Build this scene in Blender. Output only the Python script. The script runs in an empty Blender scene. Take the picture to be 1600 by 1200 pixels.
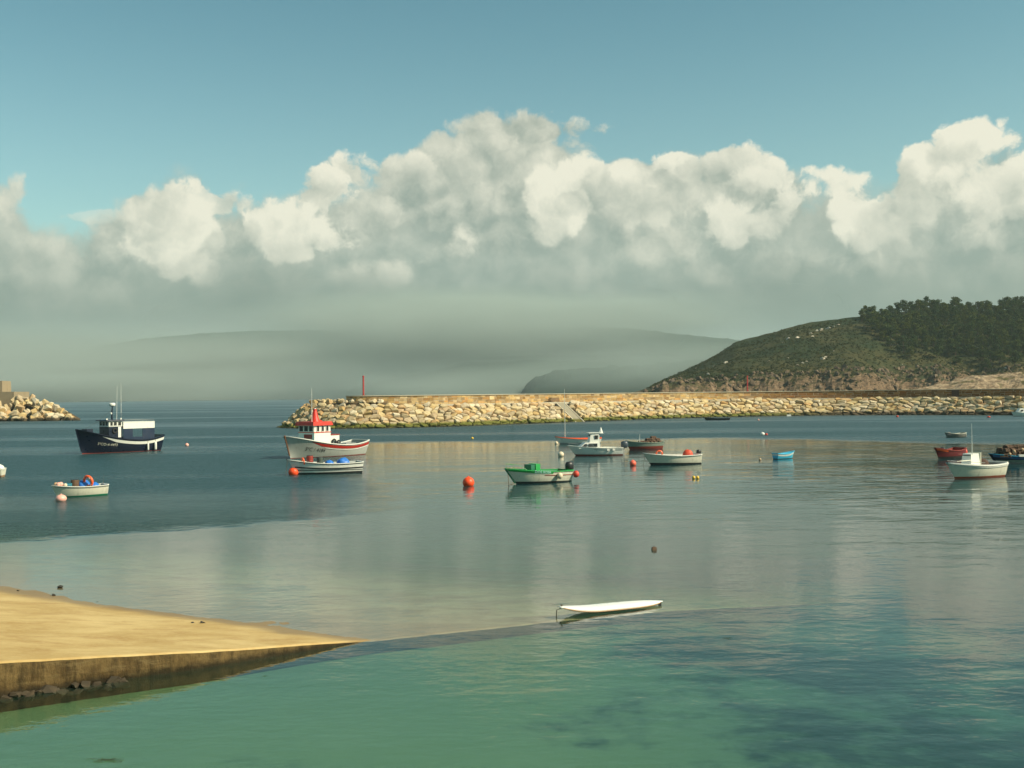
import bpy, math, random
from math import sin, cos, tan, atan, atan2, pi, sqrt, radians as R, hypot, exp
from mathutils import Vector, Matrix, noise as mn

random.seed(7)
SC = bpy.context.scene
COL = SC.collection

# ------------------------------------------------------------------ camera
CAM_H = 6.0
PITCH = atan(16.8 / 1688.9)
ROLL = R(0.625)
FPX = 38.0 / 36.0 * 1600.0
fwd = Vector((0, cos(PITCH), sin(PITCH)))
r0 = Vector((1, 0, 0)); u0 = Vector((0, -sin(PITCH), cos(PITCH)))
right = (r0 * cos(ROLL) - u0 * sin(ROLL)).normalized()
up = (u0 * cos(ROLL) + r0 * sin(ROLL)).normalized()
cam_d = bpy.data.cameras.new('camera'); cam = bpy.data.objects.new('camera', cam_d); COL.objects.link(cam)
M = Matrix((right, up, -fwd)).transposed().to_4x4(); M.translation = (0, 0, CAM_H)
cam.matrix_world = M
cam_d.lens = 38; cam_d.sensor_width = 36; cam_d.clip_start = 0.3; cam_d.clip_end = 40000
SC.camera = cam

def ray(px, py):
    return (fwd + right * ((px - 800) / FPX) + up * ((600 - py) / FPX))
def at(px, py, z=0.0):
    """point of the level z seen at a place of the photograph"""
    d = ray(px, py); k = (z - CAM_H) / d.z
    return Vector((d.x * k, d.y * k, z))
def atd(px, py, D):
    d = ray(px, py); k = D / d.y
    return Vector((d.x * k, D, CAM_H + d.z * k))
def proj(p):
    q = Vector(p) - Vector((0, 0, CAM_H)); w = q.dot(fwd)
    return 800 + FPX * q.dot(right) / w, 600 - FPX * q.dot(up) / w
def horizon(px): return 616.8 - (px - 800) * 0.0109

# ------------------------------------------------------------------ sky and sun
SUN_AZ = 109.0; SUN_EL = 39.0       # azimuth clockwise from the view direction
sun_v = Vector((sin(R(SUN_AZ)) * cos(R(SUN_EL)), cos(R(SUN_AZ)) * cos(R(SUN_EL)), sin(R(SUN_EL))))
sd = bpy.data.lights.new('sun', 'SUN'); sd.energy = 5.0; sd.angle = R(0.5); sd.color = (1.0, 0.87, 0.66)
so = bpy.data.objects.new('sun', sd); COL.objects.link(so)
so.rotation_euler = sun_v.to_track_quat('Z', 'Y').to_euler(); so.location = (60, -30, 80)
SC.view_settings.view_transform = 'Standard'; SC.view_settings.look = 'None'
SC.view_settings.exposure = 0.3; SC.view_settings.gamma = 1.0
SC.view_settings.use_curve_mapping = False
SC.cycles.use_denoising = True
SC.cycles.max_bounces = 8; SC.cycles.volume_bounces = 1; SC.cycles.transparent_max_bounces = 12
SC.cycles.caustics_reflective = False; SC.cycles.caustics_refractive = False
SC.cycles.sample_clamp_indirect = 6.0

class NT:
    """small helper for node graphs"""
    def __init__(s, nt): s.nt = nt
    def n(s, typ, **kw):
        x = s.nt.nodes.new(typ)
        for k, v in kw.items(): setattr(x, k, v)
        return x
    def put(s, sock, v):
        if v is None: return
        if isinstance(v, bpy.types.NodeSocket): s.nt.links.new(v, sock)
        else: sock.default_value = v
    def m(s, op, a, b=None, c=None, clamp=False):
        x = s.n('ShaderNodeMath', operation=op); x.use_clamp = clamp
        s.put(x.inputs[0], a); s.put(x.inputs[1], b); s.put(x.inputs[2], c)
        return x.outputs[0]
    def v(s, op, a, b=None, c=None, out=0):
        x = s.n('ShaderNodeVectorMath', operation=op)
        s.put(x.inputs[0], a); s.put(x.inputs[1], b); s.put(x.inputs[2], c)
        return x.outputs[out]
    def sm(s, v, a, b, lo=0.0, hi=1.0, smooth=True):
        x = s.n('ShaderNodeMapRange'); x.interpolation_type = 'SMOOTHSTEP' if smooth else 'LINEAR'
        s.put(x.inputs['Value'], v); s.put(x.inputs['From Min'], a); s.put(x.inputs['From Max'], b)
        s.put(x.inputs['To Min'], lo); s.put(x.inputs['To Max'], hi)
        return x.outputs[0]
    def mix(s, f, a, b, blend='MIX'):
        x = s.n('ShaderNodeMix', data_type='RGBA', blend_type=blend); x.clamp_factor = True
        s.put(x.inputs[0], f)
        s.put(x.inputs[6], a if isinstance(a, bpy.types.NodeSocket) else (*a, 1))
        s.put(x.inputs[7], b if isinstance(b, bpy.types.NodeSocket) else (*b, 1))
        return x.outputs[2]
    def noise(s, vec, scale, detail=3, rough=0.5, dist=0.0, out=0):
        x = s.n('ShaderNodeTexNoise'); s.put(x.inputs['Vector'], vec)
        x.inputs['Scale'].default_value = scale; x.inputs['Detail'].default_value = detail
        x.inputs['Roughness'].default_value = rough; x.inputs['Distortion'].default_value = dist
        return x.outputs[out]
    def vor(s, vec, scale, feature='F1', out=0, smooth=0.4):
        x = s.n('ShaderNodeTexVoronoi', feature=feature); s.put(x.inputs['Vector'], vec)
        x.inputs['Scale'].default_value = scale
        if feature == 'SMOOTH_F1': x.inputs['Smoothness'].default_value = smooth
        return x.outputs[out]
    def ramp(s, f, pts, interp='LINEAR'):
        x = s.n('ShaderNodeValToRGB'); cr = x.color_ramp; cr.interpolation = interp
        while len(cr.elements) > 1: cr.elements.remove(cr.elements[-1])
        first = True
        for p, c in pts:
            e = cr.elements[0] if first else cr.elements.new(p)
            first = False
            e.position = p; e.color = (*c, 1) if len(c) == 3 else c
        s.put(x.inputs[0], f)
        return x.outputs[0]

def build_world():
    w = bpy.data.worlds.new('World'); SC.world = w; w.use_nodes = True
    nt = w.node_tree; nt.nodes.clear(); g = NT(nt)
    STR = 0.15
    sky = g.n('ShaderNodeTexSky', sky_type='NISHITA'); sky.sun_disc = False
    sky.sun_elevation = R(SUN_EL); sky.sun_rotation = R(SUN_AZ)
    sky.air_density = 1.0; sky.dust_density = 1.6; sky.ozone_density = 1.0
    skyc = g.mix(1.0, sky.outputs[0], SKY_TINT, 'MULTIPLY')
    tc = g.n('ShaderNodeTexCoord').outputs['Generated']
    sep = g.n('ShaderNodeSeparateXYZ'); g.put(sep.inputs[0], tc)
    x, y, z = sep.outputs
    U = g.m('ARCTAN2', x, y)
    hor0 = g.m('SQRT', g.m('ADD', g.m('MULTIPLY', x, x), g.m('MULTIPLY', y, y)))
    hor = hor0; V = g.m('DIVIDE', z, g.m('MAXIMUM', hor, 0.02))
    # thicker, paler air towards the horizon
    skyc = g.mix(1.0, skyc, g.mix(g.sm(V, 0.12, 0.42), (1.05, 0.78, 0.69), (0.58, 0.59, 0.56)), 'MULTIPLY')
    # two octaves of warping
    wa = g.v('SUBTRACT', g.noise(tc, 7.0, 3, 0.55, out=1), (0.5, 0.5, 0.5))
    wb = g.v('SUBTRACT', g.noise(tc, 26.0, 4, 0.6, out=1), (0.5, 0.5, 0.5))
    warp = g.v('ADD', g.v('MULTIPLY', wa, (0.036, 0.030, 0)), g.v('MULTIPLY', wb, (0.024, 0.022, 0)))
    comb = g.n('ShaderNodeCombineXYZ'); g.put(comb.inputs[0], U); g.put(comb.inputs[1], V)
    P = g.v('ADD', comb.outputs[0], warp)
    Vw = g.n('ShaderNodeSeparateXYZ'); g.put(Vw.inputs[0], P); Uw, VW = Vw.outputs[0], Vw.outputs[1]
    # billows: rounded cells at three sizes, and their slope towards the sun
    def billow(vec):
        a = g.vor(vec, 17.0); b = g.vor(vec, 43.0)
        c = g.noise(vec, 80.0, 5, 0.65)
        return g.m('ADD', g.m('MULTIPLY', a, 0.55), g.m('ADD', g.m('MULTIPLY', b, 0.30), g.m('MULTIPLY', c, 0.34)))
    dirw = g.v('ADD', tc, g.v('MULTIPLY', wb, (0.03, 0.03, 0.03)))
    B0 = billow(dirw)
    B1 = billow(g.v('ADD', dirw, (0.0105, -0.002, 0.0135)))
    emb = g.m('MULTIPLY', g.m('SUBTRACT', B1, B0), 1.25)
    scal = g.m('MULTIPLY', g.m('SUBTRACT', B0, SCAL0), 0.070)
    soft = g.noise(tc, 9.0, 4, 0.6)

    def uv(px, py):
        d = ray(px, py); return atan2(d.x, d.y), d.z / hypot(d.x, d.y)
    K = 1.0 / STR
    def c(rgb): return tuple(v * K for v in rgb)
    dark, light = c(CL_DARK), c(CL_LIGHT)
    # the bank: its top edge read along the azimuth
    prof = [(-900, 330), (-300, 300), (-60, 300), (15, 275), (50, 335), (130, 360), (190, 325), (260, 305), (400, 320), (470, 300), (560, 280),
            (640, 262), (690, 235), (900, 262), (1000, 275), (1130, 255), (1200, 275), (1260, 300), (1320, 280), (1400, 300),
            (1450, 250), (1560, 225), (1700, 240), (1900, 300), (2500, 320)]
    pts = []
    for px, py in prof:
        a, e = uv(px, py); pts.append((a / 2.0 + 0.5, (e, e, e)))
    topv = g.ramp(g.m('MULTIPLY_ADD', Uw, 0.5, 0.5), pts)
    far = g.sm(g.m('ABSOLUTE', U), 0.55, 1.0)
    topv = g.m('ADD', topv, g.m('MULTIPLY', far, g.m('MULTIPLY', g.m('SUBTRACT', g.noise(tc, 2.3, 2), 0.5), 0.35)))
    d0 = g.m('SUBTRACT', g.m('ADD', VW, scal), topv)
    a0 = g.sm(d0, 0.014, -0.016)
    sh0 = g.m('ADD', g.sm(d0, -0.16, 0.0, 0.02, 0.30), g.m('MULTIPLY', emb, 0.65))
    sh0 = g.m('ADD', sh0, g.m('MULTIPLY', g.m('SUBTRACT', soft, 0.5), 0.5))
    col = g.mix(g.m('MULTIPLY', a0, 0.97), skyc, g.mix(sh0, dark, light))
    # single masses, painted back to front: px, py, rx, ry, brightness, softness, strength
    for (px, py, rx, ry, br, sf, st) in CLOUDS:
        a, e = uv(px, py); RX, RY = rx / FPX, ry / FPX; r = (RX * RY) ** .5
        q = g.v('MULTIPLY_ADD', P, (1 / RX, 1 / RY, 0), (-a / RX, -e / RY, 0))
        L = g.v('LENGTH', q, out=1)
        d = g.m('MULTIPLY_ADD', L, r, scal)
        al = g.sm(d, r - sf * .75, r + sf * .20, st, 0.0)
        dt = g.v('DOT_PRODUCT', q, (0.35, 0.6, 0), out=1)
        sh = g.m('ADD', g.m('MULTIPLY_ADD', dt, 0.24, br), emb)
        col = g.mix(al, col, g.mix(sh, dark, light))
    # the low grey stratus that swallows the bases
    vl = g.m('ADD', V, g.m('MULTIPLY', g.m('SUBTRACT', g.noise(tc, 5.0, 4, 0.6), 0.5), 0.07))
    low = g.sm(vl, 0.138, 0.060)
    st_n = g.noise(g.v('MULTIPLY', tc, (1, 1, 3.2)), 6.0, 4, 0.55)
    lowc = g.mix(g.sm(st_n, 0.3, 0.72), c(CL_LOW_A), c(CL_LOW_B))
    col = g.mix(low, col, lowc)
    hz = g.sm(V, 0.03, -0.004)
    col = g.mix(g.m('MULTIPLY', hz, 0.75), col, c(CL_HOR))
    bg = g.n('ShaderNodeBackground'); g.put(bg.inputs[0], col); bg.inputs[1].default_value = STR
    out = g.n('ShaderNodeOutputWorld'); nt.links.new(bg.outputs[0], out.inputs[0])
    w.cycles.sampling_method = 'MANUAL'; w.cycles.sample_map_resolution = 512

SKY_TINT = (0.62, 1.10, 0.98)
CL_DARK, CL_LIGHT = (0.225, 0.275, 0.240), (0.74, 0.71, 0.58)
CL_LOW_A, CL_LOW_B = (0.100, 0.140, 0.122), (0.150, 0.188, 0.158)
CL_HOR = (0.125, 0.19, 0.20)
CLOUDS = [
    (90, 420, 130, 80, .32, .04, .8), (20, 300, 30, 45, .55, .012, .9),
    (120, 330, 50, 10, .75, .008, .35),
    (790, 260, 135, 80, .40, .016, 1), (850, 206, 66, 24, .34, .012, .95), (745, 215, 60, 46, .46, .014, 1), (700, 300, 60, 60, .30, .03, .8), (790, 350, 150, 60, .24, .03, .8),
    (605, 272, 58, 32, .58, .010, 1), (640, 320, 70, 55, .26, .02, .9), (505, 302, 54, 28, .78, .009, 1), (570, 345, 70, 45, .34, .014, .9),
    (330, 318, 115, 22, .70, .010, .9),
    (285, 365, 75, 62, .86, .012, 1), (450, 360, 72, 55, .88, .012, 1), (235, 330, 35, 30, .60, .012, .8), (500, 372, 48, 30, .80, .014, .9),
    (375, 390, 48, 48, .28, .012, .8), (430, 430, 90, 30, .33, .02, .7),
    (722, 385, 24, 16, .80, .024, .85), (600, 425, 62, 28, .52, .02, .8),
    (900, 300, 62, 60, .92, .012, 1), (870, 340, 40, 34, .8, .015, .8),
    (1010, 305, 120, 52, .56, .012, 1), (1040, 262, 60, 14, .92, .007, .95), (1150, 280, 66, 46, .52, .010, 1), (960, 360, 38, 28, .30, .010, .8), (1010, 380, 90, 34, .42, .02, .8),
    (1130, 355, 36, 42, .90, .014, .9), (1160, 290, 36, 16, .92, .012, .7), (1222, 350, 44, 26, .62, .016, .9), (1235, 315, 26, 9, .9, .012, .8),
    (1318, 290, 48, 38, .98, .010, 1), (1345, 335, 58, 42, .95, .012, 1), (1340, 365, 45, 20, .88, .012, .9),
    (1420, 335, 60, 40, .60, .016, .9),
    (1508, 226, 66, 38, .95, .009, 1), (1470, 270, 56, 42, .66, .011, 1), (1535, 280, 62, 46, .88, .012, 1), (1597, 262, 30, 38, .98, .010, 1),
    (1560, 315, 75, 36, .72, .016, .9), (1470, 320, 44, 30, .58, .014, .8), (1640, 300, 50, 50, .8, .015, .9),
    (1420, 400, 110, 40, .30, .03, .7), (1180, 420, 130, 34, .36, .03, .6), (1560, 380, 90, 34, .42, .03, .7),
]
SCAL0 = 0.60
build_world()
HAZE_D = 0.00009
# mist lenses: left px, right px, top y, bottom y, distance, thickness, density, label
FOGS = [
    (-1500, 1300, 486, 725, 2850, 800, 0.0125, 'low bank of mist lying on the sea below the far ridge'),
    (210, 1350, 425, 585, 2950, 700, 0.0062, 'grey cloud base hiding the crest of the far ridge'),
    (120, 1140, 526, 690, 2130, 380, 0.0048, 'mist drifting in front of the left foot of the wooded hill'),
    (260, 1100, 420, 586, 2150, 380, 0.0058, 'cloud base brushing the top of the wooded hill'),
    (560, 1500, 500, 640, 1480, 240, 0.0045, 'thin mist on the lower slope of the wooded hill'),
]

# ------------------------------------------------------------------ materials
MATS = {}
def new_mat(name):
    m = bpy.data.materials.new(name); m.use_nodes = True; nt = m.node_tree; nt.nodes.clear()
    g = NT(nt); out = g.n('ShaderNodeOutputMaterial')
    return m, g, out
def principled(g, out, col, rough=0.5, bump=None, bstr=0.3, bdist=0.02, metal=0.0, spec=0.5):
    b = g.n('ShaderNodeBsdfPrincipled')
    g.put(b.inputs['Base Color'], col if isinstance(col, bpy.types.NodeSocket) else (*col, 1))
    g.put(b.inputs['Roughness'], rough); b.inputs['Metallic'].default_value = metal
    b.inputs['Specular IOR Level'].default_value = spec
    if bump is not None:
        bp = g.n('ShaderNodeBump'); bp.inputs['Strength'].default_value = bstr; bp.inputs['Distance'].default_value = bdist
        g.put(bp.inputs['Height'], bump); g.nt.links.new(bp.outputs[0], b.inputs['Normal'])
    g.nt.links.new(b.outputs[0], out.inputs[0])
    return b
def paint(name, col, rough=0.45, grime=0.35, metal=0.0, scale=1.0):
    """weathered paint: blotches, vertical runs, slight relief"""
    if name in MATS: return MATS[name]
    m, g, out = new_mat(name)
    tc = g.n('ShaderNodeTexCoord').outputs['Object']
    n1 = g.noise(tc, 1.6 * scale, 5, 0.65)
    n2 = g.noise(g.v('MULTIPLY', tc, (5 * scale, 5 * scale, 0.7 * scale)), 1.0, 4, 0.6)
    k = g.m('MULTIPLY', g.sm(n1, 0.42, 0.72), g.sm(n2, 0.40, 0.75))
    dirt = tuple(v * 0.42 + d for v, d in zip(col, (0.035, 0.026, 0.014)))
    c = g.mix(g.m('MULTIPLY', k, grime * 1.8), col, dirt)
    c = g.mix(g.m('MULTIPLY', g.m('SUBTRACT', n1, 0.5), 0.5, clamp=True), c, tuple(min(1, v * 1.18) for v in col))
    principled(g, out, c, g.sm(n1, 0.3, 0.7, rough * 0.8, min(1, rough * 1.3)), n1, 0.15, 0.01, metal)
    MATS[name] = m; return m
WHITE = paint('white_paint', (0.76, 0.74, 0.66), 0.4, 0.30)
CREAM = paint('cream_paint', (0.70, 0.66, 0.52), 0.45, 0.4)
NAVY = paint('navy_paint', (0.006, 0.011, 0.028), 0.32, 0.3)
BLUEP = paint('blue_paint', (0.02, 0.085, 0.20), 0.4, 0.3)
SKYB = paint('sky_blue_paint', (0.06, 0.46, 0.66), 0.4, 0.25)
GREENP = paint('green_paint', (0.02, 0.33, 0.07), 0.4, 0.3)
DGREEN = paint('dark_green_paint', (0.012, 0.15, 0.075), 0.45, 0.3)
GREYG = paint('grey_green_paint', (0.20, 0.25, 0.20), 0.5, 0.4)
GREYP = paint('grey_paint', (0.30, 0.30, 0.28), 0.5, 0.4)
REDP = paint('red_paint', (0.62, 0.030, 0.012), 0.4, 0.25)
DRED = paint('oxide_red_paint', (0.27, 0.030, 0.018), 0.55, 0.4)
ORANGE = paint('orange_paint', (0.85, 0.12, 0.03), 0.45, 0.25)
BLACK = paint('black_rubber', (0.014, 0.014, 0.015), 0.5, 0.2)
BROWN = paint('brown_wood', (0.12, 0.065, 0.035), 0.7, 0.4)
TEAL = paint('teal_deck_paint', (0.14, 0.36, 0.33), 0.6, 0.4)
BLUETARP = paint('blue_plastic', (0.03, 0.17, 0.55), 0.4, 0.15)
ALU = paint('galvanised_metal', (0.45, 0.45, 0.43), 0.35, 0.3, 0.7)
ROPE = paint('rope_fibre', (0.10, 0.085, 0.06), 0.9, 0.3)
BUOY_O = paint('orange_buoy_plastic', (0.95, 0.085, 0.015), 0.45, 0.25, scale=3)
BUOY_P = paint('pink_buoy_plastic', (0.85, 0.42, 0.33), 0.5, 0.25, scale=3)
BUOY_W = paint('cream_buoy_plastic', (0.72, 0.60, 0.42), 0.5, 0.4, scale=3)
BUOY_R = paint('red_buoy_plastic', (0.60, 0.06, 0.03), 0.45, 0.25, scale=3)
YELLOW = paint('yellow_buoy_plastic', (0.80, 0.48, 0.04), 0.45, 0.3, scale=3)
ANTI_R = paint('red_antifouling', (0.23, 0.035, 0.022), 0.7, 0.5)
ANTI_K = paint('black_antifouling', (0.02, 0.021, 0.020), 0.7, 0.3)
ANTI_G = paint('green_antifouling', (0.015, 0.20, 0.10), 0.6, 0.3)
WEATHWOOD = paint('weathered_wood', (0.16, 0.13, 0.10), 0.8, 0.5)
BOARDW = paint('white_gelcoat', (0.86, 0.84, 0.78), 0.3, 0.06)
NET = paint('brown_netting', (0.07, 0.035, 0.022), 0.9, 0.3, scale=6)
TAN = paint('tan_float', (0.50, 0.33, 0.19), 0.7, 0.3, scale=5)

def glass_mat():
    m, g, out = new_mat('dark_window_glass')
    tc = g.n('ShaderNodeTexCoord').outputs['Object']
    principled(g, out, g.mix(g.noise(tc, 3.0, 3), (0.012, 0.014, 0.016), (0.05, 0.048, 0.043)), 0.08)
    return m
GLASS = glass_mat()

def stone_mat(name, island=False, dull=1.0, tint=(1, 1, 1), algae=True):
    m, g, out = new_mat(name)
    if island: rnd = g.n('ShaderNodeNewGeometry').outputs['Random Per Island']
    else: rnd = g.n('ShaderNodeObjectInfo').outputs['Random']
    pos = g.n('ShaderNodeNewGeometry').outputs['Position']
    pal = [(0.0, (0.46, 0.31, 0.13)), (0.16, (0.60, 0.46, 0.23)), (0.3, (0.36, 0.28, 0.17)), (0.42, (0.64, 0.51, 0.29)),
           (0.55, (0.44, 0.36, 0.24)), (0.68, (0.55, 0.33, 0.13)), (0.78, (0.50, 0.43, 0.31)), (0.9, (0.67, 0.57, 0.39)), (1.0, (0.40, 0.27, 0.15))]
    pal = [(p, tuple(v * dull * t for v, t in zip(c, tint))) for p, c in pal]
    base = g.ramp(rnd, pal)
    n1 = g.noise(pos, 1.1, 6, 0.65); n2 = g.noise(pos, 7.0, 4, 0.7)
    base = g.mix(g.sm(n1, 0.35, 0.7, 0, 0.55), base, g.mix(1.0, base, (0.62, 0.50, 0.38), 'MULTIPLY'))
    base = g.mix(g.sm(n2, 0.5, 0.8, 0, 0.4), base, (0.60 * dull, 0.54 * dull, 0.42 * dull))
    if algae:
        sep = g.n('ShaderNodeSeparateXYZ'); g.put(sep.inputs[0], pos)
        zz = g.m('ADD', sep.outputs[2], g.m('MULTIPLY', g.m('SUBTRACT', n1, 0.5), 1.2))
        leftish = g.m('MAXIMUM', g.sm(sep.outputs[0], 55, 85), g.sm(sep.outputs[0], -90, -110))
        ag = g.mix(leftish, (0.13, 0.13, 0.025), (0.085, 0.060, 0.035))
        base = g.mix(g.sm(zz, 1.15, 0.65), base, ag)
        base = g.mix(g.sm(zz, 0.42, 0.05), base, (0.035, 0.032, 0.016))
    if not algae:      # masonry: stone tinted darker and redder on the far right stretch; blocks vary strongly
        wn = g.n('ShaderNodeTexWhiteNoise', noise_dimensions='1D'); g.put(wn.inputs['W'], g.m('MULTIPLY', rnd, 91.7))
        base = g.mix(1.0, base, g.mix(wn.outputs[0], (0.62, 0.58, 0.52), (1.22, 1.20, 1.12)), 'MULTIPLY')
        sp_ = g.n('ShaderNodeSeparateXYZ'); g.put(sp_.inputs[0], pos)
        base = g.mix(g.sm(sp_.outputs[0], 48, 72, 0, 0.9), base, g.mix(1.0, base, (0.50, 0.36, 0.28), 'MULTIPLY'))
    principled(g, out, base, 0.9, g.m('ADD', n1, g.m('MULTIPLY', n2, 0.4)), 0.6, 0.12, 0, 0.25)
    return m
STONE = stone_mat('armour_stone'); STONE_I = stone_mat('armour_stone_mass', True)
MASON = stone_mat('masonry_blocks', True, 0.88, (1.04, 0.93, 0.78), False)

def simple(name, fn):
    m, g, out = new_mat(name); fn(g, out); return m
def f_core(g, out):
    pos = g.n('ShaderNodeNewGeometry').outputs['Position']
    n = g.noise(pos, 1.4, 5, 0.7)
    principled(g, out, g.mix(n, (0.05, 0.038, 0.024), (0.12, 0.09, 0.055)), 0.95, n, 0.6, 0.2, 0, 0.1)
CORE = simple('rubble_core', f_core)
def f_conc(g, out):
    pos = g.n('ShaderNodeNewGeometry').outputs['Position']
    n = g.noise(pos, 0.6, 6, 0.7); n2 = g.noise(pos, 5.0, 4, 0.6)
    c = g.mix(n, (0.40, 0.35, 0.26), (0.56, 0.50, 0.38))
    c = g.mix(g.sm(n2, 0.45, 0.75, 0, 0.4), c, (0.25, 0.2, 0.14))
    principled(g, out, c, 0.85, n2, 0.3, 0.03, 0, 0.25)
CONC = simple('pale_concrete', f_conc)

# ------------------------------------------------------------------ mesh helpers
class MB:
    def __init__(s): s.v = []; s.f = []
    def add(s, vs, fs):
        o = len(s.v); s.v += [tuple(p) for p in vs]; s.f += [tuple(i + o for i in f) for f in fs]; return s
    def box(s, c, d, rz=0.0, taper=(1, 1), rx=0.0):
        hx, hy, hz = d[0] / 2, d[1] / 2, d[2] / 2; vs = []
        for sz in (-1, 1):
            tx, ty = taper if sz > 0 else (1, 1)
            for sx, sy in ((-1, -1), (1, -1), (1, 1), (-1, 1)):
                vs.append(Vector((sx * hx * tx, sy * hy * ty, sz * hz)))
        mt = Matrix.Rotation(rz, 3, 'Z') @ Matrix.Rotation(rx, 3, 'X')
        return s.add([mt @ p + Vector(c) for p in vs], [(3, 2, 1, 0), (4, 5, 6, 7), (0, 1, 5, 4), (1, 2, 6, 5), (2, 3, 7, 6), (3, 0, 4, 7)])
    def tube(s, pts, r, n=6, cap=True):
        pts = [Vector(p) for p in pts]; rs = r if isinstance(r, (list, tuple)) else [r] * len(pts)
        o = len(s.v); L = len(pts)
        for i, p in enumerate(pts):
            d = (pts[min(i + 1, L - 1)] - pts[max(i - 1, 0)]).normalized()
            a = d.cross(Vector((0, 0, 1))) if abs(d.z) < .9 else d.cross(Vector((1, 0, 0)))
            a.normalize(); b = d.cross(a)
            for k in range(n):
                t = 2 * pi * k / n; s.v.append(tuple(p + (a * cos(t) + b * sin(t)) * rs[i]))
        for i in range(L - 1):
            for k in range(n):
                a0, a1 = o + i * n + k, o + i * n + (k + 1) % n
                s.f.append((a0, a1, a1 + n, a0 + n))
        if cap:
            s.f.append(tuple(o + k for k in range(n))[::-1]); s.f.append(tuple(o + (L - 1) * n + k for k in range(n)))
        return s
    def torus(s, c, R_, r, axis='Z', n=18, k=7, tilt=None):
        vs, fs = [], []
        for i in range(n):
            a = 2 * pi * i / n
            for j in range(k):
                b = 2 * pi * j / k; q = R_ + r * cos(b)
                p = Vector((q * cos(a), q * sin(a), r * sin(b)))
                if axis == 'X': p = Vector((p.z, p.x, p.y))
                if axis == 'Y': p = Vector((p.x, p.z, p.y))
                vs.append(p + Vector(c))
                fs.append((i * k + j, ((i + 1) % n) * k + j, ((i + 1) % n) * k + (j + 1) % k, i * k + (j + 1) % k))
        return s.add(vs, fs)
    def lathe(s, prof, c=(0, 0, 0), n=14):
        """prof: (radius, z) from bottom to top"""
        vs, fs = [], []
        for r, z in prof:
            for k in range(n):
                a = 2 * pi * k / n; vs.append(Vector((r * cos(a), r * sin(a), z)) + Vector(c))
        for i in range(len(prof) - 1):
            for k in range(n):
                fs.append((i * n + k, i * n + (k + 1) % n, (i + 1) * n + (k + 1) % n, (i + 1) * n + k))
        fs.append(tuple(range(n))[::-1]); fs.append(tuple((len(prof) - 1) * n + k for k in range(n)))
        return s.add(vs, fs)
    def ball(s, c, r, sq=1.0, n=16, m=9):
        return s.lathe([(max(r * sin(pi * i / m), r * .02), -r * sq * cos(pi * i / m)) for i in range(m + 1)], c, n)
    def grid(s, rows, close=False):
        o = len(s.v); nr = len(rows); nc = len(rows[0])
        for r in rows: s.v += [tuple(p) for p in r]
        for i in range(nr - 1):
            for j in range(nc - 1 + (1 if close else 0)):
                j2 = (j + 1) % nc
                s.f.append((o + i * nc + j, o + i * nc + j2, o + (i + 1) * nc + j2, o + (i + 1) * nc + j))
        return s
    def mesh(s, name, smooth=False):
        me = bpy.data.meshes.new(name); me.from_pydata(s.v, [], s.f); me.validate(); me.update()
        if smooth: me.polygons.foreach_set('use_smooth', [True] * len(me.polygons))
        return me
    def build(s, name, mat, parent=None, smooth=False, loc=None, label=None):
        me = s.mesh(name, smooth); me.materials.append(mat)
        o = bpy.data.objects.new(name, me); COL.objects.link(o)
        if parent: o.parent = parent
        if loc is not None: o.location = loc
        if label: o['label'] = label
        return o
def angle_smooth(o, deg=40):
    me = o.data
    me.polygons.foreach_set('use_smooth', [True] * len(me.polygons))
    try: me.set_sharp_from_angle(angle=R(deg))
    except Exception: pass
def empty(name, loc=(0, 0, 0), rz=0.0, scale=1.0):
    o = bpy.data.objects.new(name, None); COL.objects.link(o); o.location = loc; o.rotation_euler = (0, 0, rz)
    o.scale = (scale,) * 3; o.empty_display_size = .2
    return o
def tag(o, label=None, cat=None, group=None, kind=None):
    if label: o['label'] = label
    if cat: o['category'] = cat
    if group: o['group'] = group
    if kind: o['kind'] = kind
    return o
def fbm(x, y, z=0.0, oc=4):
    v = 0; a = .5; f = 1.0
    for _ in range(oc):
        v += a * mn.noise(Vector((x * f, y * f, z + 7.3 * _))); a *= .5; f *= 2.03
    return v
def sstep(a, b, x):
    t = max(0.0, min(1.0, (x - a) / (b - a))); return t * t * (3 - 2 * t)
def interp(pts, x):
    if x <= pts[0][0]: return pts[0][1]
    for (a, b), (c, d) in zip(pts, pts[1:]):
        if x <= c: return b + (d - b) * (x - a) / (c - a)
    return pts[-1][1]

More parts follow.
